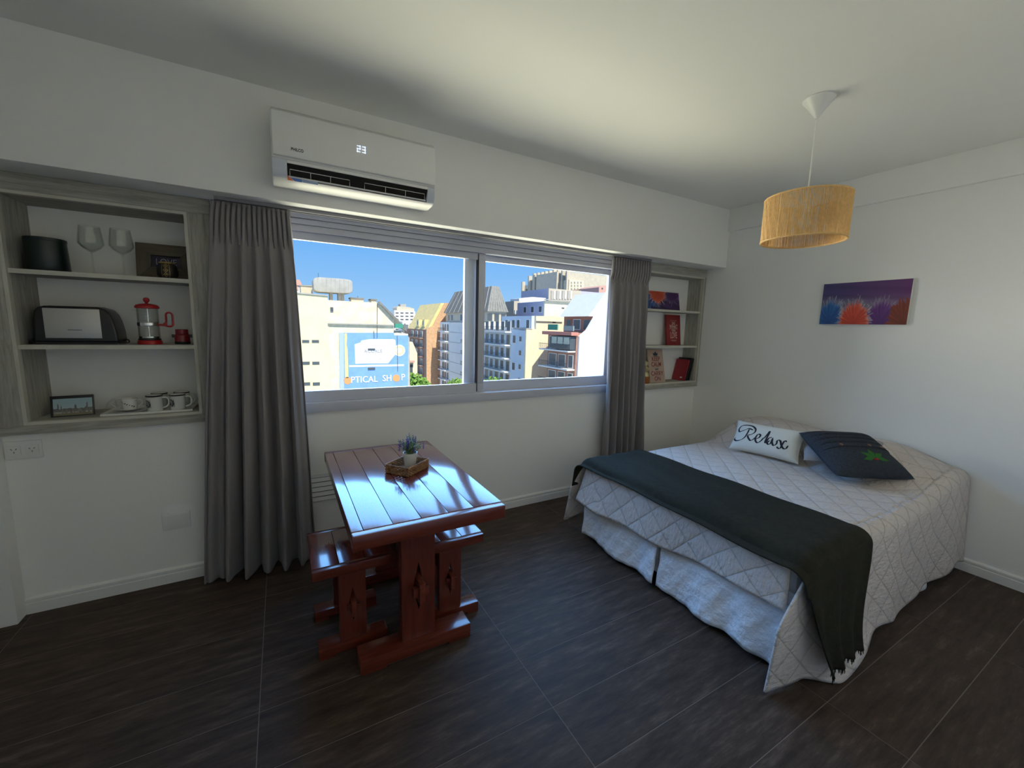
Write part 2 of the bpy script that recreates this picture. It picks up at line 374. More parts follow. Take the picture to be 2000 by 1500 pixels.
def sash(x0, x1, y0, y1, zb, zt, sl_, sr_):
    s = MB(); s.box(x0, x1, y0, y1, .992, zb); s.box(x0, x1, y0, y1, zt, 2.03); s.box(x0, x0+sl_, y0, y1, zb, zt); s.box(x1-sr_, x1, y0, y1, zb, zt)
    o = s.build('sash', ALU, wi, bevel=.003)
    MB().box(x0+sl_-.005, x1-sr_+.005, (y0+y1)/2-.002, (y0+y1)/2+.002, zb-.005, zt+.005).build('glass_pane', GLASS, o)
    return o
sa = sash(-3.95, -2.478, .020, .050, 1.063, 1.984, .07, .060)
sb = sash(-2.625, -1.15, .066, .098, 1.070, 1.986, .108, .07)
MB().box(-2.540, -2.534, .016, .055, 1.0, 2.025).build('rubber_seal', BLACKP, sa)

# curtain rail under the beam
cr = thing('curtain_rail', 'slim grey curtain track fixed under the white beam over the window', 'curtain rail', (-2.5, -.12, HB-.02))
MB().box(-4.10, -.93, -.150, -.095, HB-.018, HB-.0005).build('track', mat('grey_track', (.22,.22,.24), .5), cr)
MB().box(-4.09, -.94, -.128, -.117, HB-.0195, HB-.0170).build('track_slot', DARKIN, cr)

def curtain(name, label, xt0, xt1, xb0, xb1, zb, nf, seed, ybase=-.125, flat=0):
    t = thing(name, label, 'curtain', ((xt0+xt1)/2, ybase, zb))
    zt = HB-.021
    rnd = random.Random(seed); ph = [rnd.uniform(-.4, .4) for _ in range(nf+2)]; am = [rnd.uniform(.65, 1.1) for _ in range(nf+2)]
    def fold(s, k):
        q = s*nf; i = min(int(q), nf-1); return math.sin(2*math.pi*q+ph[0])*lerp(am[i], am[i+1], q-i)
    def P(u, v):
        z = lerp(zt, zb, v); s = u
        spread = v**0.8; x0 = lerp(xt0, xb0, spread); x1 = lerp(xt1, xb1, spread)
        x = lerp(x0, x1, s + .012*math.sin(2*math.pi*s*nf*1.0+1.3+v*1.5)*min(1, v*6))
        head = 1-smooth(.055, .12, v)
        a = (.018+.055*smooth(.05, 1.0, v))*(1-head)
        if flat: a *= .25+.75*smooth(flat*.35, flat, s)*(1-.6*smooth(.86, .95, s))
        y = ybase - a*(fold(s+.02*math.sin(3*v+seed), 0)) - .012*math.sin(2*math.pi*s*nf*2.3+1.7*v)*(1-head)*smooth(.1,.5,v)
        y += -head*.011*(1 if math.sin(2*math.pi*s*nf*2.6) > 0 else -1)*min(1, abs(math.sin(2*math.pi*s*nf*2.6))*2)
        y += .012*math.exp(-((v-.085)/.02)**2)
        z += .012*(1-math.cos(2*math.pi*s*nf))*smooth(.96, 1, v)*0.5
        return (x, y, z)
    o = MB().grid(P, nf*26, 60).build('curtain_panel', CURTAIN, t, smooth=True, recalc=False)
    sm = o.modifiers.new('cloth', 'SOLIDIFY'); sm.thickness = .004
    MB().box(xt0+.01, xt1-.01, ybase-.004, ybase+.004, zt-.012, zt+.004).build('heading_tape', CURTAIN, t)
    return t
curtain('window_curtain', 'long grey curtain gathered beside the shelves with the toaster', -4.112, -3.762, -4.275, -3.700, .012, 6, 3, flat=.30)
curtain('window_curtain', 'long grey curtain hanging down behind the bed beside the red books', -1.372, -.915, -1.350, -.862, .012, 6, 11)

# ------------------------------------------------------------------ recessed shelves
def shelf_unit(label, xi0, xi1, xo0, xo1, yback, loc):
    t = thing('wall_shelf', label, 'shelf', loc)
    zi0, zi1, zo0, zo1 = .986, 2.035, .928, HB-.001
    e = .014
    MB().box(xo0, xo1, -.036, 0, zi1+e, zo1).build('frame_board', GREYW_H, t, bevel=.002)
    MB().box(xo0, xo1, -.036, 0, zo0, zi0-e).build('frame_board', GREYW_H, t, bevel=.002)
    MB().box(xo0, xi0-e, -.036, 0, zi0-e, zi1+e).build('frame_board', GREYW_V, t, bevel=.002)
    MB().box(xi1+e, xo1, -.036, 0, zi0-e, zi1+e).build('frame_board', GREYW_V, t, bevel=.002)
    MB().box(xi0-e, xi1+e, -.033, 0, zi1, zi1+e).build('edge_strip', PALEW, t); MB().box(xi0-e, xi1+e, -.033, 0, zi0-e, zi0).build('edge_strip', PALEW, t)
    MB().box(xi0-e, xi0, -.033, 0, zi0, zi1).build('edge_strip', PALEW_V, t); MB().box(xi1, xi1+e, -.033, 0, zi0, zi1).build('edge_strip', PALEW_V, t)
    MB().box(xi0-.018, xi0, 0, yback, zi0, zi1).build('side_panel', GREYW_V, t); MB().box(xi1, xi1+.018, 0, yback, zi0, zi1).build('side_panel', GREYW_V, t)
    MB().box(xi0-.018, xi1+.018, 0, yback, zi1, zi1+.018).build('top_panel', GREYW_H, t); MB().box(xi0-.018, xi1+.018, 0, yback, zi0-.018, zi0).build('bottom_panel', GREYW_H, t)
    MB().box(xi0-.018, xi1+.018, yback, yback+.02, zi0-.018, zi1+.018).build('back_panel', WALL, t)
    for z in (1.706, 1.355):
        s = MB().box(xi0, xi1, -.014, yback, z-.021, z).build('shelf_board', GREYW_H, t)
        MB().box(xi0, xi1, -.018, -.014, z-.021, z).build('edge_strip', PALEW, s)
    return t
shelf_unit('grey wood recessed shelf unit holding the toaster and mugs', -4.908, -4.248, -5.011, -4.134, .232, (-4.58, 0, .928))
shelf_unit('grey wood recessed shelf unit holding the red books, by the bed', -.915, -.034, -1.02, -.001, .150, (-.5, 0, .928))

# ------------------------------------------------------------------ wall plates and vent
t = thing('power_outlet', 'white double power outlet right below the grey shelf frame', 'outlet', (-4.944, 0, .848))
MB().box(-5.008, -4.880, -.009, -.0005, .803, .893).build('cover_plate', PLASTIC, t, bevel=.003)
for cx in (-4.975, -4.914):
    m_ = MB().box(cx-.023, cx+.023, -.0115, -.008, .826, .870).build('socket_module', PLASTIC, t, bevel=.001)
    s = MB()
    for dx, dz, an in ((-.008, .006, 35), (.008, .006, -35), (0, -.009, 0)):
        c, q = math.cos(R(an)), math.sin(R(an)); pts = [(-.0011,-.004),(.0011,-.004),(.0011,.004),(-.0011,.004)]
        s.prism([(cx+dx+a*c-b*q, .848+dz+a*q+b*c) for a, b in pts], 1, -.0120, -.0100)
    s.build('socket_slots', DARKIN, m_)
t = thing('blank_wall_plate', 'plain white blank wall plate low beside the grey curtain', 'wall plate', (-4.395, 0, .365))
MB().box(-4.458, -4.332, -.010, -.0005, .314, .416).build('cover_plate', PLASTIC, t, bevel=.004)
MB().box(-4.448, -4.342, -.0125, -.009, .328, .402).build('cover_insert', PLASTIC, t, bevel=.002)
t = thing('vent_grille', 'white slatted wall vent low under the window behind the table', 'vent', (-3.60, 0, .42))
MB().box(-3.76, -3.44, -.003, -.0005, .325, .515).build('back_plate', mat('vent_gap_grey', (.20,.20,.19), .8), t)
fr = MB(); fr.box(-3.765, -3.435, -.008, -.003, .500, .518); fr.box(-3.765, -3.435, -.008, -.003, .322, .336); fr.box(-3.765, -3.75, -.008, -.003, .336, .5); fr.box(-3.45, -3.435, -.008, -.003, .336, .5); fr.build('frame', PLASTIC, t)
for k in range(5):
    z = .342+.0325*k; MB().prism([(-.012, z), (-.009, z-.002), (-.003, z+.020), (-.003, z+.024), (-.006, z+.024)], 0, -3.75, -3.45).build('slat', PLASTIC, t)

# ------------------------------------------------------------------ air conditioner
ac = thing('air_conditioner', 'white split air conditioner mounted on the beam above the window', 'air conditioner', (-3.425, YB, 2.19))
X0, X1 = -3.832, -3.022
body = [(YB-.001, 2.19), (YB-.07, 2.182), (-.375, 2.186), (-.405, 2.198), (-.365, 2.215), (-.355, 2.262), (-.430, 2.275), (-.437, 2.292), (-.437, 2.45), (-.425, 2.492), (-.395, 2.505), (YB-.001, 2.505)]
MB().prism(body, 0, X0, X1).build('body', PLASTIC, ac, bevel=.006)
lower = mat('pale_grey_plastic', (.58, .62, .70), .35)
cheek = [(YB-.002, 2.19), (-.375, 2.186), (-.408, 2.200), (-.424, 2.235), (-.430, 2.277), (YB-.002, 2.277)]
MB().prism(cheek, 0, X0-.002, X0+.064).build('side_cheek', lower, ac, bevel=.006); MB().prism(cheek, 0, X1-.042, X1+.002).build('side_cheek', lower, ac, bevel=.006)
panel = [(-.436, 2.284), (-.445, 2.288), (-.4495, 2.31), (-.4495, 2.44), (-.441, 2.485), (-.415, 2.507), (-.395, 2.509), (-.395, 2.504), (-.43, 2.48)]
fp = MB().prism(panel, 0, X0+.006, X1-.004).build('front_panel', PLASTIC, ac, bevel=.003)
MB().prism([(-.352, 2.217), (-.352, 2.260), (-.424, 2.262), (-.384, 2.216)], 0, X0+.064, X1-.042).build('air_outlet', DARKIN, ac)
lv = MB().prism([(-.407, 2.203), (-.411, 2.209), (-.372, 2.222), (-.370, 2.217)], 0, X0+.07, X1-.05).build('louvre', PLASTIC, ac)
MB().prism([(-.430, 2.262), (-.430, 2.275), (-.395, 2.271), (-.395, 2.264)], 0, X0+.064, X1-.042).build('outlet_lip', PLASTIC, ac)
for a, b in ((X0+.075, -3.48), (-3.405, X1-.055)):
    vb = MB(); vb.tube([(a, -.408, 2.212), (a, -.412, 2.240), (b, -.412, 2.240), (b, -.408, 2.212)], .0016, 5)
    for k in (1, 2): xx = lerp(a, b, k/3); vb.tube([(xx, -.408, 2.212), (xx, -.412, 2.240)], .0014, 5)
    vb.build('vane_frame', PLASTIC, ac)
LED = mat('cold_white_display', (.8,.88,1), .5, emit=(.75, .85, 1.0, 1.0))
dg = MB()
def seg7(cx, segs, z0=2.377, hgt=.028, wd=.0135, th=.0030):
    S = {'a': (0, hgt, wd, hgt), 'g': (0, hgt/2, wd, hgt/2), 'd': (0, 0, wd, 0), 'b': (wd, hgt/2, wd, hgt), 'c': (wd, 0, wd, hgt/2), 'e': (0, 0, 0, hgt/2), 'f': (0, hgt/2, 0, hgt)}
    for k in segs:
        xa, za, xb, zb = S[k]; dg.box(cx+xa-th/2, cx+xb+th/2, -.4512, -.4496, z0+za-th/2, z0+zb+th/2)
seg7(-3.444, 'abged'); seg7(-3.419, 'abgcd')
dg.build('display_digits', LED, fp)
text_part('brand_lettering', 'PHILCO', .020, INK, fp, (-3.722, -.4502, 2.322), (1,0,0), (0,0,1), bold=.0006, sx=.78)
OR_ = mat('orange_print', (.75,.18,.05), .5); BL_ = mat('blue_print', (.08,.20,.55), .5); LB_ = mat('grey_blue_print', (.30,.40,.58), .5)
MB().prism([(-3.768, 2.1895), (-3.768, 2.2125), (-3.742, 2.1895)], 1, -.4062, -.4045).build('label_orange', OR_, ac)
MB().prism([(-3.765, 2.2115), (-3.705, 2.2115), (-3.705, 2.1895), (-3.738, 2.1895)], 1, -.4064, -.4045).build('label_blue', BL_, ac)
MB().box(-3.703, -3.632, -.4062, -.4045, 2.190, 2.2085).build('label_grey', LB_, ac)

# ------------------------------------------------------------------ pendant lamp
LX, LY = -1.436, -1.622
la = thing('pendant_lamp', 'jute rope drum pendant lamp on a white cord over the bed', 'lamp', (LX, LY, H))
MB().lathe([(.001, H-.0005), (.068, H-.0005), (.069, H-.006), (.045, H-.036), (.014, H-.080), (.009, H-.092), (.001, H-.093)], (LX, LY, 0), 36).build('ceiling_rose', PLASTIC, la, smooth=True)
MB().tube([(LX, LY, H-.085), (LX, LY, 2.13)], .0032, 8).build('cord', PLASTIC, la, smooth=True)
ZS0, ZS1, RS = 1.982, 2.196, .187
st = MB(); rnd = random.Random(5); NS = 196
for k in range(NS):
    a = 2*math.pi*k/NS+rnd.uniform(-.004, .004); da = rnd.uniform(-.006, .006); rr = .0025*rnd.uniform(.88, 1.12)
    pts = [(LX+(RS+.0012*math.sin(q*2.1+k))*math.cos(a+da*q/5), LY+(RS+.0012*math.sin(q*2.1+k))*math.sin(a+da*q/5), lerp(ZS0, ZS1, q/5)) for q in range(6)]
    st.tube(pts, rr, 5)
sh = st.build('lamp_shade', ROPE, la, smooth=True, recalc=False); sh['kind'] = 'stuff'
for z, nm in ((ZS0, 'lower_ring'), (ZS1, 'upper_ring')):
    MB().tube([(LX+RS*math.cos(2*math.pi*k/64), LY+RS*math.sin(2*math.pi*k/64), z) for k in range(64)], .0048, 8, closed=True).build(nm, ROPE, la, smooth=True)
sp = MB()
for k in range(3):
    a = 2*math.pi*k/3+.4; sp.tube([(LX+.018*math.cos(a), LY+.018*math.sin(a), 2.14), (LX+RS*math.cos(a), LY+RS*math.sin(a), ZS1)], .0018, 6)
sp.build('spider_wire', PLASTIC, la)
MB().lathe([(.001, 2.170), (.017, 2.170), (.019, 2.135), (.019, 2.122), (.001, 2.122)], (LX, LY, 0), 20).build('lamp_holder', PLASTIC, la, smooth=True)
MB().lathe([(.012, 2.126), (.014, 2.112), (.027, 2.086), (.028, 2.072), (.023, 2.055), (.011, 2.046), (.001, 2.044)], (LX, LY, 0), 20).build('light_bulb', mat('opal_glass', (.8,.8,.78), .3), la, smooth=True)

# ------------------------------------------------------------------ painting on the right wall
def burst_colour(u, v, asp, back, bursts, seed):
    col = back(u, v)
    for (cu, cv, rad, c0, c1, halo) in bursts:
        dx, dy = (u-cu)*asp, v-cv; r = math.hypot(dx, dy); an = math.atan2(dy, dx)
        sp_ = noise1(an*16+cu*50, seed); sp2 = noise1(an*38+cu*90, seed+3); edge = rad*(.78+.30*sp_+.14*sp2)
        if r < edge:
            f = .25+.75*noise1(an*26+r*5, seed+9); f *= (.55+.6*r/rad); f = min(1, f); col = [lerp(a, b, f) for a, b in zip(c0, c1)]
            if halo and r > edge*.80: k = (r/edge-.80)/.2; col = [lerp(a, b, k*.45*sp2) for a, b in zip(col, halo)]
        elif halo and r < edge*1.18 and sp2 > .62: col = [lerp(a, b, .35) for a, b in zip(col, halo)]
    return col
t = thing('wall_painting', 'small unframed canvas of blue, red and purple bursts on the wall over the bed', 'painting', (-.012, -1.382, 1.745))
MB().box(-.026, -.002, -1.650, -1.115, 1.587, 1.902).build('canvas', CREAMC, t)
def bk1(u, v):
    n = noise1(v*14+u*2, 4); m_ = noise1(u*9+v*3, 8); a = [lerp(p, q, u) for p, q in zip((.055,.050,.17), (.12,.030,.14))]
    g = smooth(.72, .45, v)*.5; a = [lerp(p, q, g*(.4+.6*m_)) for p, q in zip(a, (.33,.32,.36))]; return [x*(.8+.4*n) for x in a]
B1 = [(.12, .06, .50, (.004,.02,.13), (.03,.17,.50), (.62,.66,.70)), (.72, .02, .50, (.045,.010,.10), (.15,.035,.24), (.40,.36,.42)), (.97, .04, .52, (.10,.018,.010), (.26,.045,.02), None), (.42, .02, .50, (.40,.018,.010), (.80,.11,.05), (.72,.68,.66))]
picture('painted_face', lambda u, v: burst_colour(u, v, 2.9, bk1, B1, 2), 190, 112, lambda u, v: (-.0265, lerp(-1.115, -1.650, u), lerp(1.587, 1.902, v)), t)

# ------------------------------------------------------------------ bed
ZT = .572; XF, XH, YN, YFAR = -2.0, -.022, -2.062, -.636
bed = thing('double_bed', 'double bed with white gathered skirt, head against the painted wall', 'bed', (-1.0, -1.35, 0))
MB().box(-1.945, -.03, -2.02, -.675, .07, .30).build('bed_base', SKIRT, bed, bevel=.02)
MB().box(-1.955, -.03, -2.03, -.665, .30, .545).build('mattress', mat('white_mattress', (.7,.7,.7), .8), bed, bevel=.05)
lg = MB()
for x in (-1.88, -.1):
    for y in (-1.96, -.74): MB().lathe([(.022, .0), (.026, .07)], (x, y, 0), 12, cap=True).build('leg', BLACKP, bed)
def skirt(name, A, B, nf, seed, zt, zb, out):
    A, B, out = Vector(A), Vector(B), Vector(out)
    def P(u, v):
        p = A.lerp(B, u); a = .006+.020*v
        d = .55*a*math.sin(u*nf*math.pi*2+seed+1.2*math.sin(5*u+seed)) + .006*v*math.sin(u*nf*5.1+seed*2+2*v)+.005*math.sin(31*u+9*v+seed)*math.sin(7*v+13*u)+.03*v
        z = lerp(zt, zb, v)+.007*v*math.sin(u*nf*3.3+seed)
        q = p+out*d; return (q.x, q.y, z)
    o = MB().grid(P, 90, 18).build(name, SKIRT, bed, smooth=True, recalc=False); o.modifiers.new('cloth', 'SOLIDIFY').thickness = .003
skirt('skirt_panel', (-1.962, -.665, 0), (-1.962, -1.318, 0), 2.2, 1.0, .40, .032, (-1,0,0))
skirt('skirt_panel', (-1.962, -1.335, 0), (-1.962, -2.03, 0), 2.4, 2.6, .40, .030, (-1,0,0))
skirt('skirt_panel', (-1.62, -2.035, 0), (-.03, -2.035, 0), 5, 0.4, .40, .022, (0,-1,0))
skirt('skirt_panel', (-1.95, -.66, 0), (-.03, -.66, 0), 6, 1.7, .40, .03, (0,1,0))
ubox('skirt_gap', mat('grey_lining', (.55,.56,.60), .9), bed, (-1.952, -1.327, .21), (.012, .036, .36))

def ztop(x, y):
    side = 1-smooth(-1.55, YN, y)*0 ; near = smooth(YN-.10, -1.62, y); far = smooth(YFAR+.06, YFAR-.16, y)
    hump = smooth(-.68, -.36, x)*(1-.18*smooth(-.18, 0, x))
    return ZT + .205*hump*(.18+.82*near)*far*(.93+.07*math.cos((y+1.0)*9)) + .045*smooth(-.5, -.1, x)*(1-near) + .004*math.sin(7*x+3*y)+.003*math.sin(13*y-5*x)
qm = MB(); RC = .055
def q_top(u, v):
    x = lerp(XH, XF+RC, u); y = lerp(YFAR-RC, YN+RC, v); return (x, y, ztop(x, y))
qm.grid(q_top, 80, 60, lambda u, v: (lerp(XH, XF+RC, u), lerp(YFAR-RC, YN+RC, v)))
ARC = RC*math.pi/2
def arc(s):           # outward offset, drop
    if s < ARC: a = s/RC; return RC*math.sin(a), RC*(1-math.cos(a))
    return RC, RC+(s-ARC)
def q_foot(u, v):
    y = lerp(YFAR-RC, YN+RC, u); L = lerp(.315, .265, u)+.03*smooth(.0,.15,u)*(1-u)-.012*math.sin(9*u); s = L*v; o, d = arc(s)
    x = XF+RC-o-.05*v*v*(.6+.4*math.sin(6*u+1))-.008*v*math.sin(17*u); yy = y + lerp(.06, -.02, u)*v*(1 if u < .12 or u > .9 else 0)*abs(u-.5)*2
    return (x, yy, ztop(XF+RC, y)-d)
qm.grid(q_foot, 60, 18, lambda u, v: (XF+RC-v*.30, lerp(YFAR-RC, YN+RC, u)))
def q_near(u, v):
    zt0 = ztop(lerp(XH, XF+RC, u), YN+RC); xend = XF+RC-.185*smooth(.02, .55, v); x = lerp(XH, xend, u)
    hem = .062-.050*smooth(.74, .84, u)+(.024*math.sin(11*u)+.014*math.sin(23*u))*(1-smooth(.74, .84, u)); L = zt0-hem-RC+ARC; s = L*v; o, d = arc(s)
    yb = YN+RC-o; fold = smooth(.55, .83, u)*(1-smooth(.835, .90, u))
    flare = -.050*v*(.75+.25*math.sin(13*u+.5))*(1-.5*smooth(.68, .8, u)) - .095*v**5*fold + .060*smooth(.86, 1, u)*v**1.2
    return (x, yb+flare+.010*v*math.sin(31*u), zt0-d)
qm.grid(q_near, 120, 36, lambda u, v: (lerp(XH, XF-.1, u), YN-.58*v))
def q_far(u, v):
    zt0 = ztop(lerp(XH, XF+RC, u), YFAR-RC); xend = XF+RC-.11*smooth(0, .5, v); x = lerp(XH, xend, u)
    L = zt0-lerp(.15, .09, smooth(.9, 1, u))-RC+ARC; s = L*v; o, d = arc(s); y = YFAR-RC+o
    return (x, y+.05*v+.06*v*smooth(.85, 1, u)+.01*v*math.sin(20*u), zt0-d)
qm.grid(q_far, 80, 24, lambda u, v: (lerp(XH, XF-.1, u), YFAR+.5*v))
ql = qm.build('quilt', quilt_mat(), loc=(-1.0, -1.35, ZT), smooth=True, weld=True, recalc=False)
tag(ql, 'grey diamond quilted bedspread hanging to the floor over the bed', 'bedspread')
sm = ql.modifiers.new('padding', 'SOLIDIFY'); sm.thickness = .010; sm.offset = 1

th = thing('throw_blanket', 'dark olive fringed throw laid across the foot of the bed', 'blanket', (-1.75, -1.35, ZT+.02))
UP = .017
def throw(u, v):      # u across width (foot 0 .. head 1), v along length far->near
    La, Lb, Lc = .20, 1.426, .425; s = v*(La+Lb+Lc)
    xw = lerp(-2.052, -1.452, u)+.012*math.sin(5*v)
    def top(x, y):
        zz = ztop(max(x, XF+RC), y)
        if x < XF+RC: o = min(RC*.98, XF+RC-x); zz -= RC-math.sqrt(max(0, RC*RC-o*o))
        return zz+UP+.003*math.sin(22*u+9*v)
    if s < La:
        d = La-s; o, dd = arc(d); y = YFAR-RC+o+.02*(d/La)+.018; return (xw-.015*d, y, top(xw, YFAR-RC)-dd)
    if s < La+Lb-RC*2+.0:
        y = lerp(YFAR-RC, YN+RC, (s-La)/(Lb-2*RC)); return (xw, y, top(xw, y))
    d = s-(La+Lb-2*RC); L = Lc+2*RC; k = d/L; o, dd = arc(d)
    xa = lerp(-2.052, -1.900, k**1.3); xb = lerp(-1.452, -1.640, smooth(.1, 1, k))
    x = lerp(xa, xb, u)
    y = YN+RC-o-.018-.044*k - .012*k*(1+math.sin(u*19+1.5*k)) - .006*k - .022*k**3
    zz = top(lerp(xw, max(xw, XF+RC), smooth(0, .5, k)), YN+RC)-dd*lerp(.985, .93, u)
    return (x, y, zz)
tb = MB().grid(throw, 56, 150).build('woven_cloth', THROW, th, smooth=True, recalc=False); tb.modifiers.new('cloth', 'SOLIDIFY').thickness = .006
fg = MB(); rnd = random.Random(9)
for k in range(46):
    u = (k+.5)/46; p = Vector(throw(u, 1)); q = p+Vector((rnd.uniform(-.012, .012), rnd.uniform(-.006, .002), -rnd.uniform(.012, .026)))
    fg.tube([p+Vector((0, 0, .004)), p.lerp(q, .5)+Vector((rnd.uniform(-.005, .005), 0, 0)), q], [.0026, .0022, .0012], 5)
fgo = fg.build('fringe', THROW, th); fgo['kind'] = 'stuff'

def cushion(W, D, T, nu=44, nv=36, pinch=.07, front=True):
    """closed pillow in local x (width), y (height), z (thickness); returns builder and front-surface function"""
    def F(a, b, sgn):
        x = a*W/2*(1-pinch*(1-b*b)); y = b*D/2*(1-pinch*(1-a*a))
        z = sgn*T/2*(max(0, 1-abs(a)**3.2)**.55)*(max(0, 1-abs(b)**3.2)**.55)
        return (x, y, z)
    mb = MB()
    mb.grid(lambda u, v: F(2*u-1, 2*v-1, 1), nu, nv); mb.grid(lambda u, v: F(1-2*u, 2*v-1, -1), nu, nv)
    return mb, F
def frame_from(BL, BR, TL):
    BL, BR, TL = Vector(BL), Vector(BR), Vector(TL); ex = (BR-BL).normalized(); ey = (TL-BL); ey = (ey-ex*ey.dot(ex)).normalized(); ez = ex.cross(ey)
    return Matrix((ex, ey, ez)).transposed().to_4x4()
def place(t, M, c): M = M.copy(); M.translation = Vector(c); t.matrix_world = M
# cream cushion with lettering
BLc, BRc, TLc = Vector((-.775, -.935, .602)), Vector((-.700, -1.402, .606)), Vector((-.655, -.955, .815))
Mx = frame_from(BLc, BRc, TLc); ctr = BLc+(BRc-BLc)/2+(Mx.to_3x3() @ Vector((0, .112, 0)))
rc = thing('relax_cushion', 'cream oblong cushion lettered in black script, propped up on the bed', 'cushion', ctr); place(rc, Mx, ctr)
mb, F1 = cushion(.475, .245, .13); mb.build('cushion_cover', CREAMC, rc, local=True, smooth=True, weld=True)
def catmull(P, n=10):
    P = [Vector(p) for p in P]; out = []
    Q = [P[0]*2-P[1]]+P+[P[-1]*2-P[-2]]
    for i in range(1, len(Q)-2):
        for k in range(n):
            t_ = k/n; a, b, c, d = Q[i-1], Q[i], Q[i+1], Q[i+2]
            out.append(.5*((2*b)+(c-a)*t_+(2*a-5*b+4*c-d)*t_*t_+(3*b-a-3*c+d)*t_**3))
    out.append(P[-1]); return out
STROKES = [
 [(500,262),(455,248),(400,262),(352,270),(347,245),(385,218),(440,212),(495,222),(522,250),(512,282),(475,303),(432,310)],
 [(462,250),(435,290),(400,330),(355,350),(310,350),(288,330),(305,318)],
 [(432,310),(440,340),(458,362),(488,350),(505,335)],
 [(512,350),(545,335),(562,312),(545,302),(520,322),(505,358),(520,384),(555,368),(590,335)],
 [(588,345),(630,302),(655,272),(640,305),(605,358),(595,382),(615,382),(640,362)],
 [(668,332),(640,338),(612,372),(618,398),(645,388),(676,335)],[(676,335),(660,378),(665,408),(690,398),(712,372)],
 [(696,380),(718,358),(738,365),(737,398),(745,430),(768,432),(797,402)],
 [(795,366),(775,362),(750,392),(722,430),(700,432),(694,418)]]
qTL, qTR, qBR, qBL = Vector((340,150)), Vector((955,245)), Vector((818,548)), Vector((228,402))
def inv_quad(p):
    s = t_ = .5
    for _ in range(12):
        f = qTL*(1-s)*(1-t_)+qTR*s*(1-t_)+qBR*s*t_+qBL*(1-s)*t_-p
        ds = (qTR-qTL)*(1-t_)+(qBR-qBL)*t_; dt = (qBL-qTL)*(1-s)+(qBR-qTR)*s; det = ds.x*dt.y-ds.y*dt.x
        s -= (f.x*dt.y-f.y*dt.x)/det; t_ -= (ds.x*f.y-ds.y*f.x)/det
    return s, t_
sk = MB()
for S in STROKES:
    pts = [inv_quad(p) for p in catmull(S, 8)]; pts = [Vector((2*a-1, 1-2*b)) for a, b in pts]; vs = []
    N = len(pts)
    for i, p in enumerate(pts):
        d = pts[min(i+1, N-1)]-pts[max(i-1, 0)]; d = Vector((d.x*.2375, d.y*.1225)); d.normalize(); an = math.atan2(d.y, d.x)
        wd = .0021+.0052*abs(math.sin(an-R(35)))*min(1, i/3, (N-1-i)/3); nrm = Vector((-d.y/.2375, d.x/.1225))
        for sg in (-1, 1):
            q = p+nrm*wd*sg; x, y, z = F1(q.x, q.y, 1); vs.append((x, y, z+.0012))
    sk.add(vs, [(2*i, 2*i+1, 2*i+3, 2*i+2) for i in range(N-1)])
so_ = sk.build('script_lettering', INK, rc, local=True); so_['label'] = 'black script reading Relax'
# grey pillow lying below the knit cushion
gp = thing('bed_pillow', 'grey pillow lying under the navy knit cushion', 'pillow', (-.47, -1.60, .72))
Mg = frame_from((-.80, -1.40, .64), (-.45, -1.92, .66), (-.45, -1.18, .76)); place(gp, Mg, (-.475, -1.575, .712))
mb, _ = cushion(.52, .36, .11); mb.build('pillow_case', GREYP, gp, local=True, smooth=True, weld=True)
# navy knit cushion
BLd, BRd, TLd = Vector((-.885, -1.700, .640)), Vector((-.515, -1.945, .640)), Vector((-.60, -1.405, .80))
Md = frame_from(BLd, BRd, TLd); cd_ = BLd+(BRd-BLd)/2+Md.to_3x3() @ Vector((0, .215, .012))
kc = thing('knit_cushion', 'navy grey knitted cushion with ribs, buttons and a green leaf motif', 'cushion', cd_); place(kc, Md, cd_)
def rib(F):
    def G(a, b, s):
        x, y, z = F(a, b, s)
        if s > 0:
            e = (1-abs(a)**8)
            for c in (.12, .34, .56, .78): z -= .012*e*math.exp(-((b-c)/.035)**2)
            if b > -.10: z += .010*e*smooth(-.10, -.085, b)*(1-max(0, b)**8)
        return (x, y, z)
    return G
_, F2 = cushion(.455, .44, .15, pinch=.045); G2 = rib(F2)
mb = MB(); mb.grid(lambda u, v: G2(2*u-1, 2*v-1, 1), 60, 160); mb.grid(lambda u, v: G2(1-2*u, 2*v-1, -1), 60, 160)
mb.build('cushion_cover', NAVYK, kc, local=True, smooth=True, weld=True)
BTN = mat('brown_button', (.16,.07,.035), .5)
for a in (-.48, .30, .66):
    x, y, z = G2(a, -.04, 1); MB().lathe([(.0005, .004), (.008, .004), (.0105, .002), (.0105, -.003)], (x, y, z), 14).build('button', BTN, kc, local=True, smooth=True)
GRN = mat('green_felt', (.025,.15,.02), .9); REDF = mat('red_felt', (.36,.015,.02), .9)
for an in (90, 145, 35, 195, -15):
    pts = [(0,0),(.075,.17),(.0,.36),(-.075,.17)]; c, s_ = math.cos(R(an-90)), math.sin(R(an-90)); vs = []
    cen = (.16, -.55)
    for p in pts:
        a, b = cen[0]+p[0]*c-p[1]*s_, cen[1]+(p[0]*s_+p[1]*c); x, y, z = G2(a, b, 1); vs.append((x, y, z+.0035))
    MB().add(vs, [(0, 1, 2, 3)]).build('leaf_motif', GRN, kc, local=True)
for da in (-.03, .035):
    x, y, z = G2(.16+da, -.60, 1); MB().lathe([(.0005, .006), (.006, .004), (.008, 0)], (x, y, z), 10).build('berry', REDF, kc, local=True, smooth=True)

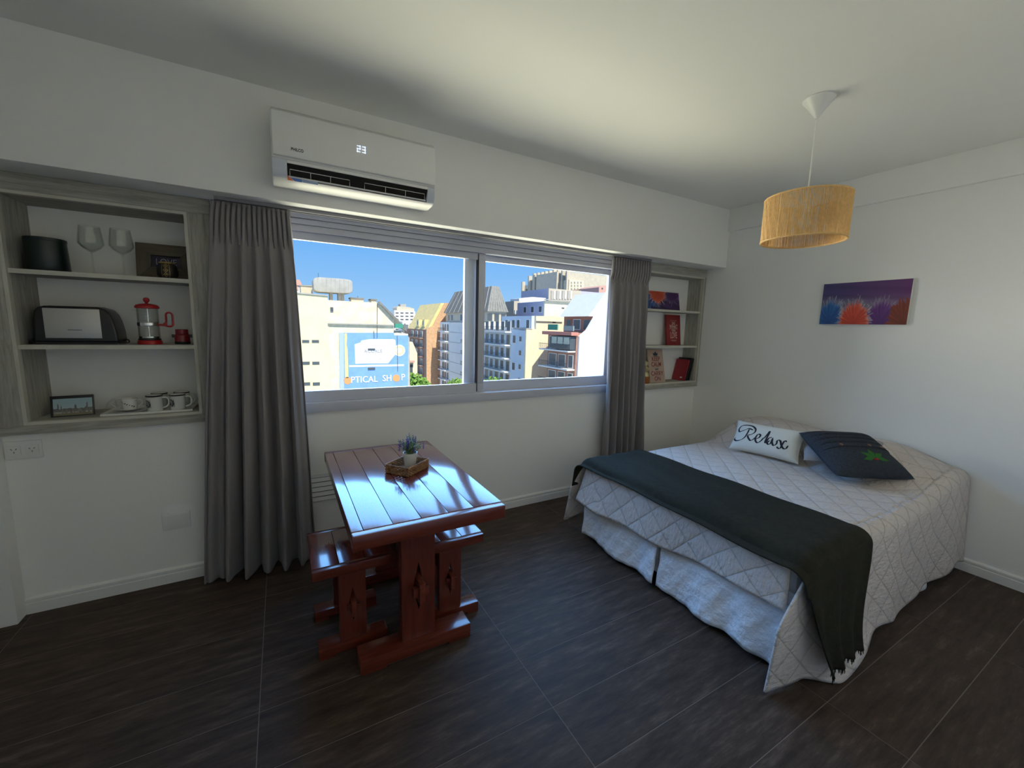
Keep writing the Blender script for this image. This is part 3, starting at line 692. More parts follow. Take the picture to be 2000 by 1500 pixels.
# ------------------------------------------------------------------ table and stools
tb_ = thing('trestle_table', 'glossy red mahogany plank table standing below the window', 'table', (-3.333, -.81, 0))
tx = [-3.641, -3.597, -3.488, -3.377, -3.265, -3.153, -3.021]; ZTB = .742
for a, b in zip(tx[:-1], tx[1:]):
    MB().box(a+.0009, b-.0009, -1.326, -.300, ZTB-.030, ZTB).build('top_plank', MAHO_Y, tb_, bevel=.0022)
for y0, y1 in ((-1.366, -1.3265), (-.2995, -.260)):
    MB().box(-3.641, -3.021, y0, y1, ZTB-.058, ZTB-.0005).build('end_board', MAHO_X, tb_, bevel=.006)
for x0, x1 in ((-3.640, -3.612), (-3.050, -3.022)):
    MB().box(x0, x1, -1.326, -.300, ZTB-.058, ZTB-.0305).build('side_rail', MAHO_Y, tb_, bevel=.003)
def pedestal(t, xc, wd, yc, th, z0, z1, fx0, fx1, fd, fh, key):
    """upright board with a diamond slot cut right through, on a sledge foot"""
    h = wd/2; zc = z0+(z1-z0)*(.40 if key > .1 else .47); sw, sh_ = wd*.17, wd*1.05*(1 if key > .1 else .95)
    o = MB(); y0, y1 = yc-th/2, yc+th/2
    out = [(xc-h, z0), (xc+h, z0), (xc+h, z1), (xc-h, z1)]; inn = [(xc, zc-sh_*.75), (xc+sw, zc), (xc, zc+sh_*.75), (xc-sw, zc)]
    o.prism([(xc-h, z0), (xc, z0), inn[0], inn[3], inn[2], (xc, z1), (xc-h, z1)], 1, y0, y1)
    o.prism([(xc, z0), (xc+h, z0), (xc+h, z1), (xc, z1), inn[2], inn[1], inn[0]], 1, y0, y1)
    o.build('pedestal_board', MAHO_Z, t)
    f = MB().box(fx0, fx1, yc-fd/2, yc+fd/2, .012, fh).build('sledge_foot', MAHO_X, t, bevel=.006)
    for a, b in ((fx0, fx0+.11*(fx1-fx0)/.5), (fx1-.11*(fx1-fx0)/.5, fx1)): MB().box(a+.003, b, yc-fd/2+.003, yc+fd/2-.003, 0, .013).build('foot_pad', MAHO_X, f)
    return zc
for yc in (-1.118, -.508):
    zc = pedestal(tb_, -3.337, .152, yc, .048, .07, ZTB-.0305, -3.600, -3.090, .105, .071, .2)
MB().box(-3.425, -3.25, -1.30, -.33, ZTB-.058, ZTB-.031).build('under_batten', MAHO_Y, tb_)
MB().box(-3.350, -3.324, -1.205, -.420, zc-.055, zc+.045).build('stretcher', MAHO_Y, tb_, bevel=.003)
for y in (-1.172, -.453):
    MB().prism([(-3.372, zc-.028), (-3.302, zc-.022), (-3.302, zc+.010), (-3.372, zc+.016)], 1, y-.013, y+.013).build('tusk_wedge', MAHO_X, tb_, bevel=.002)
def stool(label, x0, x1, y0, y1):
    xc, yc = (x0+x1)/2, (y0+y1)/2; t = thing('plank_stool', label, 'stool', (xc, yc, 0), group='stools tucked under the table'); zs = .442
    n = 3
    for k in range(n):
        a, b = lerp(x0, x1, k/n), lerp(x0, x1, (k+1)/n); MB().box(a+.0008, b-.0008, y0+.028, y1-.028, zs-.026, zs).build('seat_plank', MAHO_Y, t, bevel=.002)
    for ya, yb in ((y0, y0+.0275), (y1-.0275, y1)): MB().box(x0, x1, ya, yb, zs-.045, zs-.0005).build('end_board', MAHO_X, t, bevel=.005)
    for y in (y0+.055, y1-.055): z_ = pedestal(t, xc, .115, y, .038, .055, zs-.0265, x0+.015, x1-.015, .075, .056, .05)
    MB().box(xc-.010, xc+.010, y0-.004, y1+.004, z_-.04, z_+.03).build('stretcher', MAHO_Y, t, bevel=.002)
    for y in (y0+.022, y1-.022): MB().box(xc-.028, xc+.028, y-.009, y+.009, z_-.014, z_+.008).build('tusk_wedge', MAHO_X, t, bevel=.002)
    return t
stool('red mahogany plank stool under the table side nearer the grey curtain', -3.763, -3.432, -1.022, -.640)
stool('red mahogany plank stool under the table side nearer the bed', -3.300, -2.966, -1.040, -.655)

# ------------------------------------------------------------------ basket and potted lavender
BX, BY, BZ = -3.283, -.765, ZTB
bk = thing('wicker_tray', 'small square brown wicker tray in the middle of the table', 'tray', (BX, BY, BZ), (0,0,R(38)))
WICK = mat('brown_wicker', (.29,.15,.062), .7, var=.55, vscale=55, bump=.4, bscale=120)
BWx, BWy = .086, .070
def perim(s, grow=0):
    a, b = BWx+grow, BWy+grow; L = 4*(a+b); d = (s % 1)*L
    if d < 2*a: return (-a+d, -b)
    d -= 2*a
    if d < 2*b: return (a, -b+d)
    d -= 2*b
    if d < 2*a: return (a-d, b)
    return (-a, b-(d-2*a))
wv = MB()
for row in range(6):
    pts = []
    for k in range(112):
        x, y = perim(k/112, .0026*(1 if (k//2+row) % 2 else -1)); pts.append((x, y, .006+.0068*row))
    wv.tube(pts, .0036, 5, closed=True)
wv.build('woven_wall', WICK, bk, local=True, smooth=True, recalc=False)
stk = MB()
for k in range(28): x, y = perim((k+.5)/28); stk.tube([(x, y, .001), (x, y, .044)], .0024, 5)
stk.build('upright_canes', WICK, bk, local=True)
rim = MB(); rim.tube([(*perim(k/80, .001+.0015*math.sin(k*1.9)), .0445+.001*math.cos(k*1.9)) for k in range(80)], .0042, 6, closed=True); rim.build('rim', WICK, bk, local=True, smooth=True)
MB().box(-BWx, BWx, -BWy, BWy, .0005, .005).build('base_mat', WICK, bk, local=True)
cdl = thing('tealight', 'small white tealight candle lying in the wicker tray', 'candle', (-3.335, -.775, BZ+.0055))
MB().lathe([(.001, 0), (.017, 0), (.018, .012), (.0165, .013), (.016, .010), (.001, .010)], (0,0,0), 18).build('cup', CHROME, cdl, local=True, smooth=True)
MB().lathe([(.001, .011), (.0155, .0105)], (0,0,0), 16).build('wax', PLASTIC, cdl, local=True)
PX, PY, PZ = -3.262, -.742, BZ+.0055
pt = thing('potted_lavender', 'small purple lavender plant in a white pot on the wicker tray', 'plant', (PX, PY, PZ))
MB().lathe([(.001, 0), (.026, 0), (.028, .003), (.036, .068), (.0375, .070), (.0375, .080), (.0345, .080), (.033, .066), (.001, .062)], (0,0,0), 32).build('pot', mat('white_glaze', (.78,.77,.72), .3), pt, local=True, smooth=True)
MB().lathe([(.0325, .064), (.018, .068), (.001, .070)], (0,0,0), 20).build('moss', mat('dark_moss', (.02,.035,.012), .9), pt, local=True)
LEAF = mat('grey_green_leaf', (.17,.26,.10), .7, var=.4, vscale=20, rnd=1); FLW = mat('violet_flower', (.10,.055,.36), .7, var=.35, vscale=60)
rnd = random.Random(21); lv_ = MB(); fw_ = MB()
for k in range(48):
    a = rnd.uniform(0, 2*math.pi); le = rnd.uniform(.035, .095); ou = rnd.uniform(.008, .064); b0 = Vector((.015*math.cos(a)*rnd.random(), .015*math.sin(a)*rnd.random(), .066))
    tip = b0+Vector((ou*math.cos(a), ou*math.sin(a), le)); mid = b0.lerp(tip, .5)+Vector((0, 0, .012)); lv_.tube([b0, mid, tip], [.0012, .001, .0007], 4)
    for q in range(9):
        f = .15+.8*q/9; p = b0.lerp(mid, f*2) if f < .5 else mid.lerp(tip, f*2-1); an = rnd.uniform(0, 6.28); L = rnd.uniform(.012, .026)
        d = Vector((math.cos(an), math.sin(an), rnd.uniform(.3, .9))).normalized(); sd_ = d.cross(Vector((0,0,1))).normalized()*.0030
        lv_.add([p-sd_*.3, p+d*L*.5-sd_, p+d*L, p+d*L*.5+sd_], [(0, 1, 2, 3)])
    if k % 2 == 0:
        for q in range(9):
            an = rnd.uniform(0, 6.28); c = tip+Vector((0, 0, -.016+.0042*q))+Vector((math.cos(an), math.sin(an), 0))*.0028; r_ = .0036*(1-.05*q)
            fw_.lathe([(.0003, -r_), (r_*.8, -r_*.4), (r_, .2*r_), (.0003, r_)], c, 5)
lo = lv_.build('leaves', LEAF, pt, local=True, recalc=False); lo['kind'] = 'stuff'
fo = fw_.build('flower_spikes', FLW, pt, local=True); fo['kind'] = 'stuff'

# ------------------------------------------------------------------ things on the shelves by the curtain
Z1, Z2, Z3 = 1.706, 1.355, .986
t = thing('round_canister', 'dark green round canister on the top shelf next to the wine glasses', 'canister', (-4.815, .10, Z1))
TEAL = mat('dark_green_gloss', (.004,.014,.012), .30)
MB().lathe([(.001, 0), (.076, 0), (.078, .004), (.072, .150), (.001, .150)], (0,0,0), 48).build('body', TEAL, t, local=True, smooth=True)
MB().lathe([(.0725, .144), (.074, .146), (.0735, .158), (.068, .160), (.001, .160)], (0,0,0), 48).build('lid', TEAL, t, local=True, smooth=True)
def wine_glass(label, loc):
    t = thing('wine_glass', label, 'wine glass', loc, group='wine glasses on the top shelf')
    MB().lathe([(.001, 0), (.036, 0), (.037, .0015), (.012, .005), (.0045, .010)], (0,0,0), 32).build('foot', CLEARG, t, local=True, smooth=True)
    MB().lathe([(.0045, .010), (.0036, .03), (.0034, .09), (.0045, .108), (.007, .112)], (0,0,0), 16).build('stem', CLEARG, t, local=True, smooth=True)
    MB().lathe([(.001, .110), (.010, .113), (.034, .130), (.0485, .150), (.049, .158), (.045, .195), (.0395, .238), (.0385, .238), (.0440, .195), (.0478, .158), (.0470, .151), (.033, .132), (.001, .115)], (0,0,0), 40).build('bowl', CLEARG, t, local=True, smooth=True)
    return t
g0 = wine_glass('long-stemmed wine glass next to the green canister', (-4.648, .085, Z1)); g1 = copy_tree(g0); g1.location = (-4.532, .085, Z1); g1['label'] = 'long-stemmed wine glass next to the wooden picture frame'
def mitred_frame(t, mt_h, mt_v, W, Hh, fw, dp, name='frame_board'):
    a, b = W/2, Hh/2; c, d = a-fw, b-fw
    for poly, mm in (([(-a,b),(a,b),(c,d),(-c,d)], mt_h), ([(-a,-b),(-c,-d),(c,-d),(a,-b)], mt_h), ([(-a,-b),(-a,b),(-c,d),(-c,-d)], mt_v), ([(a,-b),(c,-d),(c,d),(a,b)], mt_v)):
        MB().prism(poly, 1, -dp/2, dp/2).build(name, mm, t, local=True, bevel=.0015)
DW_H = wood_mat('dark_brown_wood_level', (.055,.042,.026), (.13,.105,.068), 0, .6); DW_V = wood_mat('dark_brown_wood_upright', (.055,.042,.026), (.13,.105,.068), 2, .6)
t = thing('picture_frame', 'broad dark wood picture frame with a small lettered picture', 'picture frame', (-4.365, .135, Z1+.095), (R(-9), 0, 0))
mitred_frame(t, DW_H, DW_V, .250, .188, .062, .022)
NAVY = mat('navy_print', (.012,.014,.045), .4)
pc = MB().box(-.064, .064, .002, .006, -.033, .033).build('picture', NAVY, t, local=True)
text_part('lettering', 'LOVE', .048, mat('pale_lilac_print', (.35,.33,.48), .6), pc, (0, .0012, 0), (1,0,0), (0,0,1), local=True, sx=.8)
GOLD = mat('dull_gold', (.38,.27,.10), .4, .6)
t = thing('mate_cup', 'dark round mate cup with gold diamond band before the picture frame', 'cup', (-4.348, .052, Z1))
MB().lathe([(.001, 0), (.034, 0), (.044, .018), (.046, .038), (.040, .066), (.034, .080), (.031, .080), (.036, .060), (.001, .02)], (0,0,0), 36).build('body', mat('black_leather', (.014,.011,.009), .45), t, local=True, smooth=True)
MB().lathe([(.0345, .077), (.036, .080), (.0345, .086), (.0315, .086), (.0315, .079)], (0,0,0), 36).build('rim', GOLD, t, local=True, smooth=True)
def cup_r(z):
    P_ = [(0,.034),(.018,.044),(.038,.046),(.066,.040),(.080,.034)]
    for (a, ra), (b, rb) in zip(P_[:-1], P_[1:]):
        if a <= z <= b: return lerp(ra, rb, (z-a)/(b-a))
    return .034
dm = MB()
def on_cup(a, z): r_ = cup_r(z)+.0012; an = R(-90)-.0+a/.044; return (r_*math.cos(an), r_*math.sin(an), z)
for cz in (.018, .042, .066):
    for (o_, i_) in ((.012, .0085), (.0045, 0)):
        for q in range(4):
            A = [(0, o_), (o_, 0), (0, -o_), (-o_, 0)]; B_ = [(0, i_), (i_, 0), (0, -i_), (-i_, 0)]; n_ = (q+1) % 4
            vs = [on_cup(x, max(.001, min(.079, cz+z))) for x, z in (A[q], A[n_], B_[n_], B_[q])]; dm.add(vs, [(0, 1, 2, 3)])
for s_ in (-1, 1):
    for q in range(6):
        za, zb = .004+.0125*q, .004+.0125*(q+1); dm.add([on_cup(s_*.0155, za), on_cup(s_*.0175, za), on_cup(s_*.0175, zb), on_cup(s_*.0155, zb)], [(0, 1, 2, 3)])
dm.build('diamond_band', GOLD, t, local=True)
# toaster
t = thing('toaster', 'black toaster with brushed steel side on the middle shelf', 'toaster', (-4.718, .095, Z2))
prof = [(-.152, .010), (.152, .010), (.150, .06), (.140, .12), (.130, .152), (.112, .176), (.085, .187), (-.105, .187), (-.128, .180), (-.142, .160), (-.148, .12)]
MB().prism(prof, 1, -.075, .075).build('body', BLACKP, t, local=True, bevel=.010, segs=3)
MB().box(-.148, .148, -.070, .070, 0, .012).build('base', BLACKP, t, local=True)
sp_ = MB().prism([(-.110, .032), (.092, .032), (.092, .176), (-.110, .176)], 1, -.0775, -.074).build('steel_panel', STEEL, t, local=True, bevel=.001)
MB().box(-.030, .022, -.0783, -.0773, .0705, .0745).build('embossed_mark', mat('grey_print', (.16,.16,.15), .5), sp_, local=True)
for y in (-.028, .028): MB().box(-.10, .085, y-.012, y+.012, .1865, .1885).build('bread_slot', DARKIN, t, local=True)
cb_ = MB(); cb_.tube(catmull([(.14, .02, .012), (.16, -.01, .022), (.178, -.03, .024), (.186, -.045, .012), (.165, -.055, .004), (.13, -.06, .004)], 8), .0032, 6)
cb_.build('power_cord', BLACKP, t, local=True, smooth=True); cb_ = MB()
cb_.tube(catmull([(-.14, .0, .01), (-.17, -.02, .014), (-.178, -.05, .02), (-.160, -.07, .016), (-.165, -.06, .006), (-.18, -.04, .008), (-.172, -.02, .024), (-.15, -.045, .022)], 8), .0032, 6)
cb_.build('power_cord', BLACKP, t, local=True, smooth=True)
# french press
t = thing('french_press', 'red lidded glass coffee press next to the toaster', 'coffee press', (-4.452, .075, Z2))
MB().lathe([(.001, 0), (.052, 0), (.053, .004), (.051, .018), (.047, .022), (.001, .022)], (0,0,0), 40).build('base', REDP, t, local=True, smooth=True)
MB().lathe([(.046, .021), (.0475, .024), (.0475, .029), (.046, .032)], (0,0,0), 40).build('base_ring', BLACKP, t, local=True, smooth=True)
gb = MB().lathe([(.001, .024), (.044, .024), (.0455, .03), (.0455, .188), (.047, .193), (.0455, .193), (.0435, .186), (.0435, .03), (.001, .028)], (0,0,0), 40).build('glass_beaker', CLEARG, t, local=True, smooth=True)
MB().lathe([(.0465, .098), (.0472, .100), (.0472, .114), (.0465, .116)], (0,0,0), 40).build('steel_band', CHROME, t, local=True, smooth=True)
ld = MB().lathe([(.046, .190), (.051, .192), (.0515, .200), (.046, .208), (.030, .214), (.010, .217), (.001, .217)], (0,0,0), 40).build('lid', REDP, t, local=True, smooth=True)
MB().lathe([(.006, .216), (.007, .222), (.0125, .228), (.0145, .236), (.0115, .245), (.001, .249)], (0,0,0), 24).build('knob', REDP, ld, local=True, smooth=True)
MB().prism([(-.050, .188), (-.062, .186), (-.058, .180), (-.045, .174)], 1, -.009, .009).build('spout', CLEARG, gb, local=True)
MB().tube([(0,0,.04), (0,0,.215)], .0022, 8).build('plunger_rod', CHROME, t, local=True)
MB().lathe([(.001, .034), (.042, .034), (.043, .038), (.042, .042), (.001, .042)], (0,0,0), 32).build('plunger_disc', CHROME, t, local=True, smooth=True)
mk = MB()
for k in range(9): z = .05+.014*k; mk.add([( .0462*math.sin(a), -.0462*math.cos(a), zz) for a, zz in ((-.25, z), (.25 if k % 2 else .02, z), (.25 if k % 2 else .02, z+.002), (-.25, z+.002))], [(0, 1, 2, 3)])
mk.build('measure_marks', mat('white_print', (.8,.8,.8), .5), gb, local=True)
hd = MB(); hd.tube(catmull([(.047, 0, .105), (.062, 0, .104), (.080, 0, .098), (.094, 0, .098), (.1035, 0, .106), (.1045, 0, .13), (.104, 0, .158), (.098, 0, .170), (.086, 0, .172), (.077, 0, .164), (.0755, 0, .14), (.074, 0, .118), (.064, 0, .110)], 6), .0048, 8)
hd.prism([(.048, .099), (.078, .097), (.078, .122), (.060, .110)], 1, -.005, .005); hd.build('handle', REDP, t, local=True, smooth=True)
t = thing('red_jar', 'small dark red stacked jar beside the coffee press', 'jar', (-4.318, .105, Z2))
DRED = mat('dark_red_plastic', (.23,.008,.018), .3)
MB().lathe([(.001, 0), (.034, 0), (.036, .004), (.036, .012), (.034, .014), (.001, .014)], (0,0,0), 32).build('base', mat('dark_green_plastic', (.015,.03,.025), .4), t, local=True, smooth=True)
MB().lathe([(.001, .014), (.0345, .014), (.0345, .050), (.031, .054), (.029, .056), (.029, .078), (.027, .082), (.001, .082)], (0,0,0), 36).build('body', DRED, t, local=True, smooth=True)
for s_ in (-1, 1): MB().box(s_*.039-.006, s_*.039+.006, -.008, .008, .036, .054).build('side_lug', BLACKP, t, local=True, bevel=.002)
# lower shelf: photo block, tray, cups, mugs
t = thing('photo_block', 'small black framed skyline photo standing on the lower shelf', 'photo', (-4.783, .065, Z3), (R(-14), 0, R(7)))
MB().box(-.078, .078, 0, .022, 0, .108).build('block', BLACKP, t, local=True, bevel=.002)
def sky_photo(u, v):
    hz = .36+.06*noise1(u*22, 3)+.05*noise1(u*7, 5)
    for c, w_, h_ in ((.12, .018, .74), (.20, .012, .62), (.56, .028, .66), (.86, .02, .76), (.83, .05, .5)):
        if abs(u-c) < w_*(1.0 if v < h_-.12 else max(0, (h_-v)/.12)): hz = max(hz, h_)
    if v > hz: return (lerp(.40,.32,v), lerp(.50,.46,v), lerp(.54,.52,v))
    if v < .12: return (.20, .18, .10)
    if v < .22: n = noise1(u*30, 8); return (.30*n+.12, .28*n+.12, .24*n+.10)
    n = noise1(u*60, 9)*noise1(v*30, 1); return (.10+.16*n, .10+.14*n, .10+.12*n)
picture('photo_print', sky_photo, 110, 60, lambda u, v: (lerp(-.068, .073, u), -.0006, lerp(.006, .092, v)), t, local=True)
t = thing('serving_tray', 'long white serving tray under the mugs on the lower shelf', 'tray', (-4.472, .085, Z3))
CER = mat('white_ceramic', (.74,.74,.70), .25)
MB().prism([(-.180, 0), (.186, 0), (.192, .013), (.187, .014), (.180, .006), (-.176, .006), (-.183, .014), (-.188, .013)], 1, -.088, .088).build('plate', CER, t, local=True)
rm = MB(); rm.box(-.188, .192, -.094, -.088, .002, .013); rm.box(-.188, .192, .088, .094, .002, .013); rm.build('rim', CER, t, local=True, bevel=.002)
ZTR = Z3+.0065; DKP = mat('dark_leaf_print', (.05,.055,.05), .5)
def saucer(label, loc):
    t = thing('saucer', label, 'saucer', loc, group='saucers on the tray')
    MB().lathe([(.001, 0), (.028, 0), (.030, .002), (.050, .006), (.066, .011), (.0665, .0125), (.050, .009), (.028, .005), (.001, .005)], (0,0,0), 40).build('dish', CER, t, local=True, smooth=True); return t
def tea_cup(label, loc):
    t = thing('tea_cup', label, 'cup', loc, group='tea cups on the tray')
    MB().lathe([(.001, 0), (.027, 0), (.029, .004), (.0315, .03), (.034, .056), (.0325, .056), (.030, .03), (.027, .006), (.001, .006)], (0,0,0), 36).build('bowl', CER, t, local=True, smooth=True)
    lf = MB(); rr = random.Random(3)
    for k in range(14):
        a = R(-160)+R(140)*((k*.37) % 1); z = .012+.034*((k*.618) % 1); r_ = lerp(.0292, .0338, z/.056)+.0006; an = rr.uniform(0, 3.14)
        vs = []
        for p in ((0, -.0045), (.002, 0), (0, .0045), (-.002, 0)):
            dx, dz = p[0]*math.cos(an)-p[1]*math.sin(an), p[0]*math.sin(an)+p[1]*math.cos(an); vs.append((r_*math.cos(a+dx/r_), r_*math.sin(a+dx/r_), z+dz))
        lf.add(vs, [(0, 1, 2, 3)])
    lf.build('leaf_print', DKP, t, local=True)
    MB().tube(catmull([(.032, .004, .044), (.044, .010, .046), (.051, .013, .034), (.046, .011, .020), (.031, .004, .014)], 6), .0032, 7).build('cup_handle', CER, t, local=True, smooth=True); return t
s0 = saucer('white saucer holding a leaf patterned tea cup', (-4.555, .050, ZTR)); s1 = copy_tree(s0); s1.location = (-4.590, .120, ZTR+.0005)
s1.location = (-4.560, .050, ZTR+.0130); s1['label'] = 'white saucer stacked on top of another saucer'; s0['label'] = 'white saucer lying under another saucer on the tray'
c0 = tea_cup('white tea cup with dark leaf print standing on the saucers', (-4.556, .050, ZTR+.0185))
c1 = copy_tree(c0); c1.location = (-4.602, .142, ZTR); c1.rotation_euler = (0, 0, R(160)); c1['label'] = 'white tea cup with dark leaf print standing behind the saucers'
def mug(label, loc, rz):
    t = thing('enamel_mug', label, 'mug', loc, (0, 0, rz), group='white mugs on the tray')
    MB().lathe([(.001, 0), (.032, 0), (.034, .003), (.035, .08), (.0365, .083), (.0365, .086), (.034, .086), (.033, .08), (.032, .006), (.001, .005)], (0,0,0), 40).build('mug_body', CER, t, local=True, smooth=True)
    MB().lathe([(.0358, .0800), (.0372, .0825), (.0372, .0855), (.0360, .0868)], (0,0,0), 40).build('black_rim', BLACKP, t, local=True, smooth=True)
    MB().tube(catmull([(.034, 0, .070), (.050, 0, .072), (.061, 0, .060), (.062, 0, .040), (.052, 0, .022), (.034, 0, .016)], 6), .0046, 8).build('mug_handle', CER, t, local=True, smooth=True)
    pr = MB(); rr = random.Random(4)
    for k in range(16):
        for q in range(9):
            a = R(-165)+R(62)*k/16; z = .022+.0045*q
            if rr.random() < .62-.05*abs(q-3): r_ = .0358; a1 = a+R(62)/16; pr.add([(r_*math.cos(a), r_*math.sin(a), z), (r_*math.cos(a1), r_*math.sin(a1), z), (r_*math.cos(a1), r_*math.sin(a1), z+.0045), (r_*math.cos(a), r_*math.sin(a), z+.0045)], [(0, 1, 2, 3)])
    pr.build('dark_print', DKP, t, local=True); return t
m0 = mug('white enamel mug with black rim and dark print, next to the saucers', (-4.452, .045, ZTR), R(0))
m1 = copy_tree(m0); m1.location = (-4.352, .045, ZTR); m1['label'] = 'white enamel mug with black rim and dark print, at the tray end'
m2 = copy_tree(m0); m2.location = (-4.447, .132, ZTR); m2.rotation_euler = (0, 0, R(20)); m2['label'] = 'white enamel mug standing behind another mug, next to the saucers'
m3 = copy_tree(m0); m3.location = (-4.347, .132, ZTR); m3.rotation_euler = (0, 0, R(14)); m3['label'] = 'white enamel mug standing behind another mug, at the tray end'

# ------------------------------------------------------------------ things on the shelves by the bed
t = thing('small_canvas', 'small dark canvas with a red burst leaning on the top shelf', 'painting', (-.52, .078, Z1), (R(-11), 0, 0))
MB().box(-.295, .295, 0, .018, 0, .186).build('canvas', CREAMC, t, local=True)
def bk2(u, v):
    n = noise1(u*8+v*9, 6); a = [lerp(p, q, u) for p, q in zip((.012,.020,.10), (.055,.012,.085))]; return [x*(.6+.8*n) for x in a]
B2 = [(.20, 1.0, .95, (.003,.02,.12), (.02,.11,.38), (.30,.42,.62)), (.80, 1.05, .62, (.03,.006,.06), (.085,.02,.14), (.45,.38,.55)), (.47, .98, .62, (.36,.014,.010), (.72,.13,.05), (.80,.70,.66))]
picture('painted_face', lambda u, v: burst_colour(u, v, 3.1, bk2, B2, 5), 150, 60, lambda u, v: (lerp(-.295, .295, u), -.0006, lerp(0, .186, v)), t, local=True)
t = thing('word_plaque', 'tall red plaque with white words on the middle shelf', 'plaque', (-.290, .065, Z2), (R(-7), 0, 0))
REDB = mat('red_board', (.27,.018,.020), .5); pq = MB().box(-.105, .105, 0, .016, 0, .312).build('board', REDB, t, local=True, bevel=.002)
CRP = mat('cream_print', (.62,.52,.42), .6)
for body, z, sz, sx_ in (('DO', .225, .034, .9), ('WHAT', .190, .055, .72), ('YOU', .150, .030, .9), ('LOVE', .100, .092, .46)):
    text_part('lettering', body, sz, CRP, pq, (0, -.0008, z), (1,0,0), (0,0,1), local=True, bold=.0008, sx=sx_)
for z, a in ((.252, .05), (.168, .062), (.052, .045), (.044, .03)): MB().box(-a, a, -.0010, -.0004, z-.0012, z+.0012).build('printed_rule', CRP, pq, local=True)
t = thing('motto_sign', 'pale wooden sign with dark red motto leaning on the lower shelf', 'sign', (-.548, .010, Z3), (R(-13), 0, R(-3)))
sg = MB().box(-.102, .102, 0, .014, 0, .335).build('board', mat('pink_beige_board', (.50,.36,.28), .6, var=.15, vscale=9), t, local=True, bevel=.002)
DKR = mat('dark_red_print', (.22,.03,.035), .6); DKB = mat('dark_blue_print', (.025,.035,.06), .6)
for body, z, sz, mm in (('KEEP', .235, .062, DKR), ('CALM', .180, .062, DKR), ('and', .134, .034, DKB), ('CARRY', .088, .062, DKR), ('ON', .036, .062, DKR)):
    text_part('lettering', body, sz, mm, sg, (0, -.0008, z), (1,0,0), (0,0,1), local=True, bold=.0012, sx=.82)
cw = MB(); cw.prism([(-.026, .272), (.026, .272), (.033, .300), (.018, .292), (.0, .315), (-.018, .292), (-.033, .300)], 1, -.0012, -.0004); cw.prism([(-.026, .264), (.026, .264), (.026, .270), (-.026, .270)], 1, -.0012, -.0004); cw.build('printed_emblem', DKB, sg, local=True)
def book(name, label, xb, xt, y0, y1, hgt, thk, cover, mark=None):
    """book standing on the shelf, cover facing the window side (-X), leaning towards +X"""
    lean = math.atan2(xt-xb, hgt); t = thing(name, label, 'book', (xb, 0, Z3), (0, lean, 0), group='books leaning in the corner')
    z0 = 0.0015+thk*math.sin(lean)
    bo = MB(); bo.box(0, .0025, y0, y1, z0, z0+hgt); bo.box(thk-.0025, thk, y0, y1, z0, z0+hgt); bo.box(0, thk, y0, y0+.003, z0, z0+hgt); bo.build('cover', cover, t, local=True)
    MB().box(.003, thk-.003, y0+.004, y1-.004, z0+.003, z0+hgt-.003).build('pages', mat('paper', (.66,.63,.56), .8), t, local=True)
    if mark: MB().box(-.0008, 0, y0+.055, y0+.030, z0+.022, z0+.036).build('price_mark', mark, t, local=True)
    return t
REDC = mat('red_book_cover', (.30,.010,.022), .4); BLKC = mat('black_book_cover', (.012,.013,.018), .4)
b_ = book('red_book', 'red covered book leaning in the shelf corner by the bed', -.192, -.135, -.012, .138, .222, .022, REDC, mat('white_print', (.8,.8,.8), .5))
b_ = book('black_book', 'tall black book leaning behind the red book', -.162, -.098, -.010, .142, .240, .026, BLKC)
b_ = book('black_book', 'black book standing against the shelf side', -.114, -.068, -.008, .142, .236, .020, BLKC)
t = thing('gold_ornament', 'small gold figurine on an amber jar peeking out beside the curtain', 'ornament', (-.742, .005, Z3))
MB().lathe([(.001, 0), (.038, 0), (.041, .004), (.041, .062), (.036, .068), (.001, .068)], (0,0,0), 28).build('amber_jar', mat('amber_glass', (.34,.10,.015), .2), t, local=True, smooth=True)
MB().lathe([(.001, .068), (.036, .068), (.040, .080), (.034, .098), (.024, .112), (.030, .128), (.032, .146), (.022, .160), (.014, .166), (.024, .178), (.026, .192), (.018, .208), (.008, .216), (.001, .222)], (0,0,0), 28).build('figurine', mat('gold_paint', (.55,.46,.24), .3, .7), t, local=True, smooth=True)

# ------------------------------------------------------------------ the city outside
GZ = -26.0
CRM = mat('cream_render', (.80,.72,.46), .9, var=.10, vscale=.5); CRM2 = mat('stained_cream_render', (.78,.69,.50), .9, var=.22, vscale=.9)
WHT = mat('white_render', (.80,.79,.77), .9, var=.05, vscale=.4); YLW = mat('yellow_render', (.80,.70,.50), .9, var=.08, vscale=.5)
LBL = mat('pale_blue_render', (.62,.70,.80), .9, var=.05, vscale=.4); LAV = mat('lavender_render', (.52,.50,.62), .9, var=.06, vscale=.4)
BRK = mat('orange_brick', (.62,.38,.22), .9, var=.2, vscale=2.5); BRK2 = mat('brown_brick', (.36,.22,.16), .9, var=.2, vscale=2); RDB = mat('red_brick', (.40,.22,.17), .9, var=.2, vscale=3)
SLATE = mat('grey_slate_roof', (.20,.195,.18), .8, var=.3, vscale=1.2, stretch=(1,3,.4)); YROOF = mat('ochre_roof', (.78,.62,.28), .8, var=.15, vscale=1)
CONC = mat('grey_concrete', (.42,.41,.39), .9, var=.15, vscale=1); BEIGE = mat('beige_stone', (.56,.50,.40), .9, var=.1, vscale=.6); WROOF = mat('pale_metal_roof', (.74,.75,.74), .6, var=.04, vscale=1)
DWIN = mat('dark_window_glass', (.09,.105,.12), .2); RAIL = mat('dark_railing', (.10,.11,.12), .6); GRNA = mat('green_awning', (.05,.30,.22), .8); PINK = mat('pale_terracotta', (.62,.36,.30), .9)
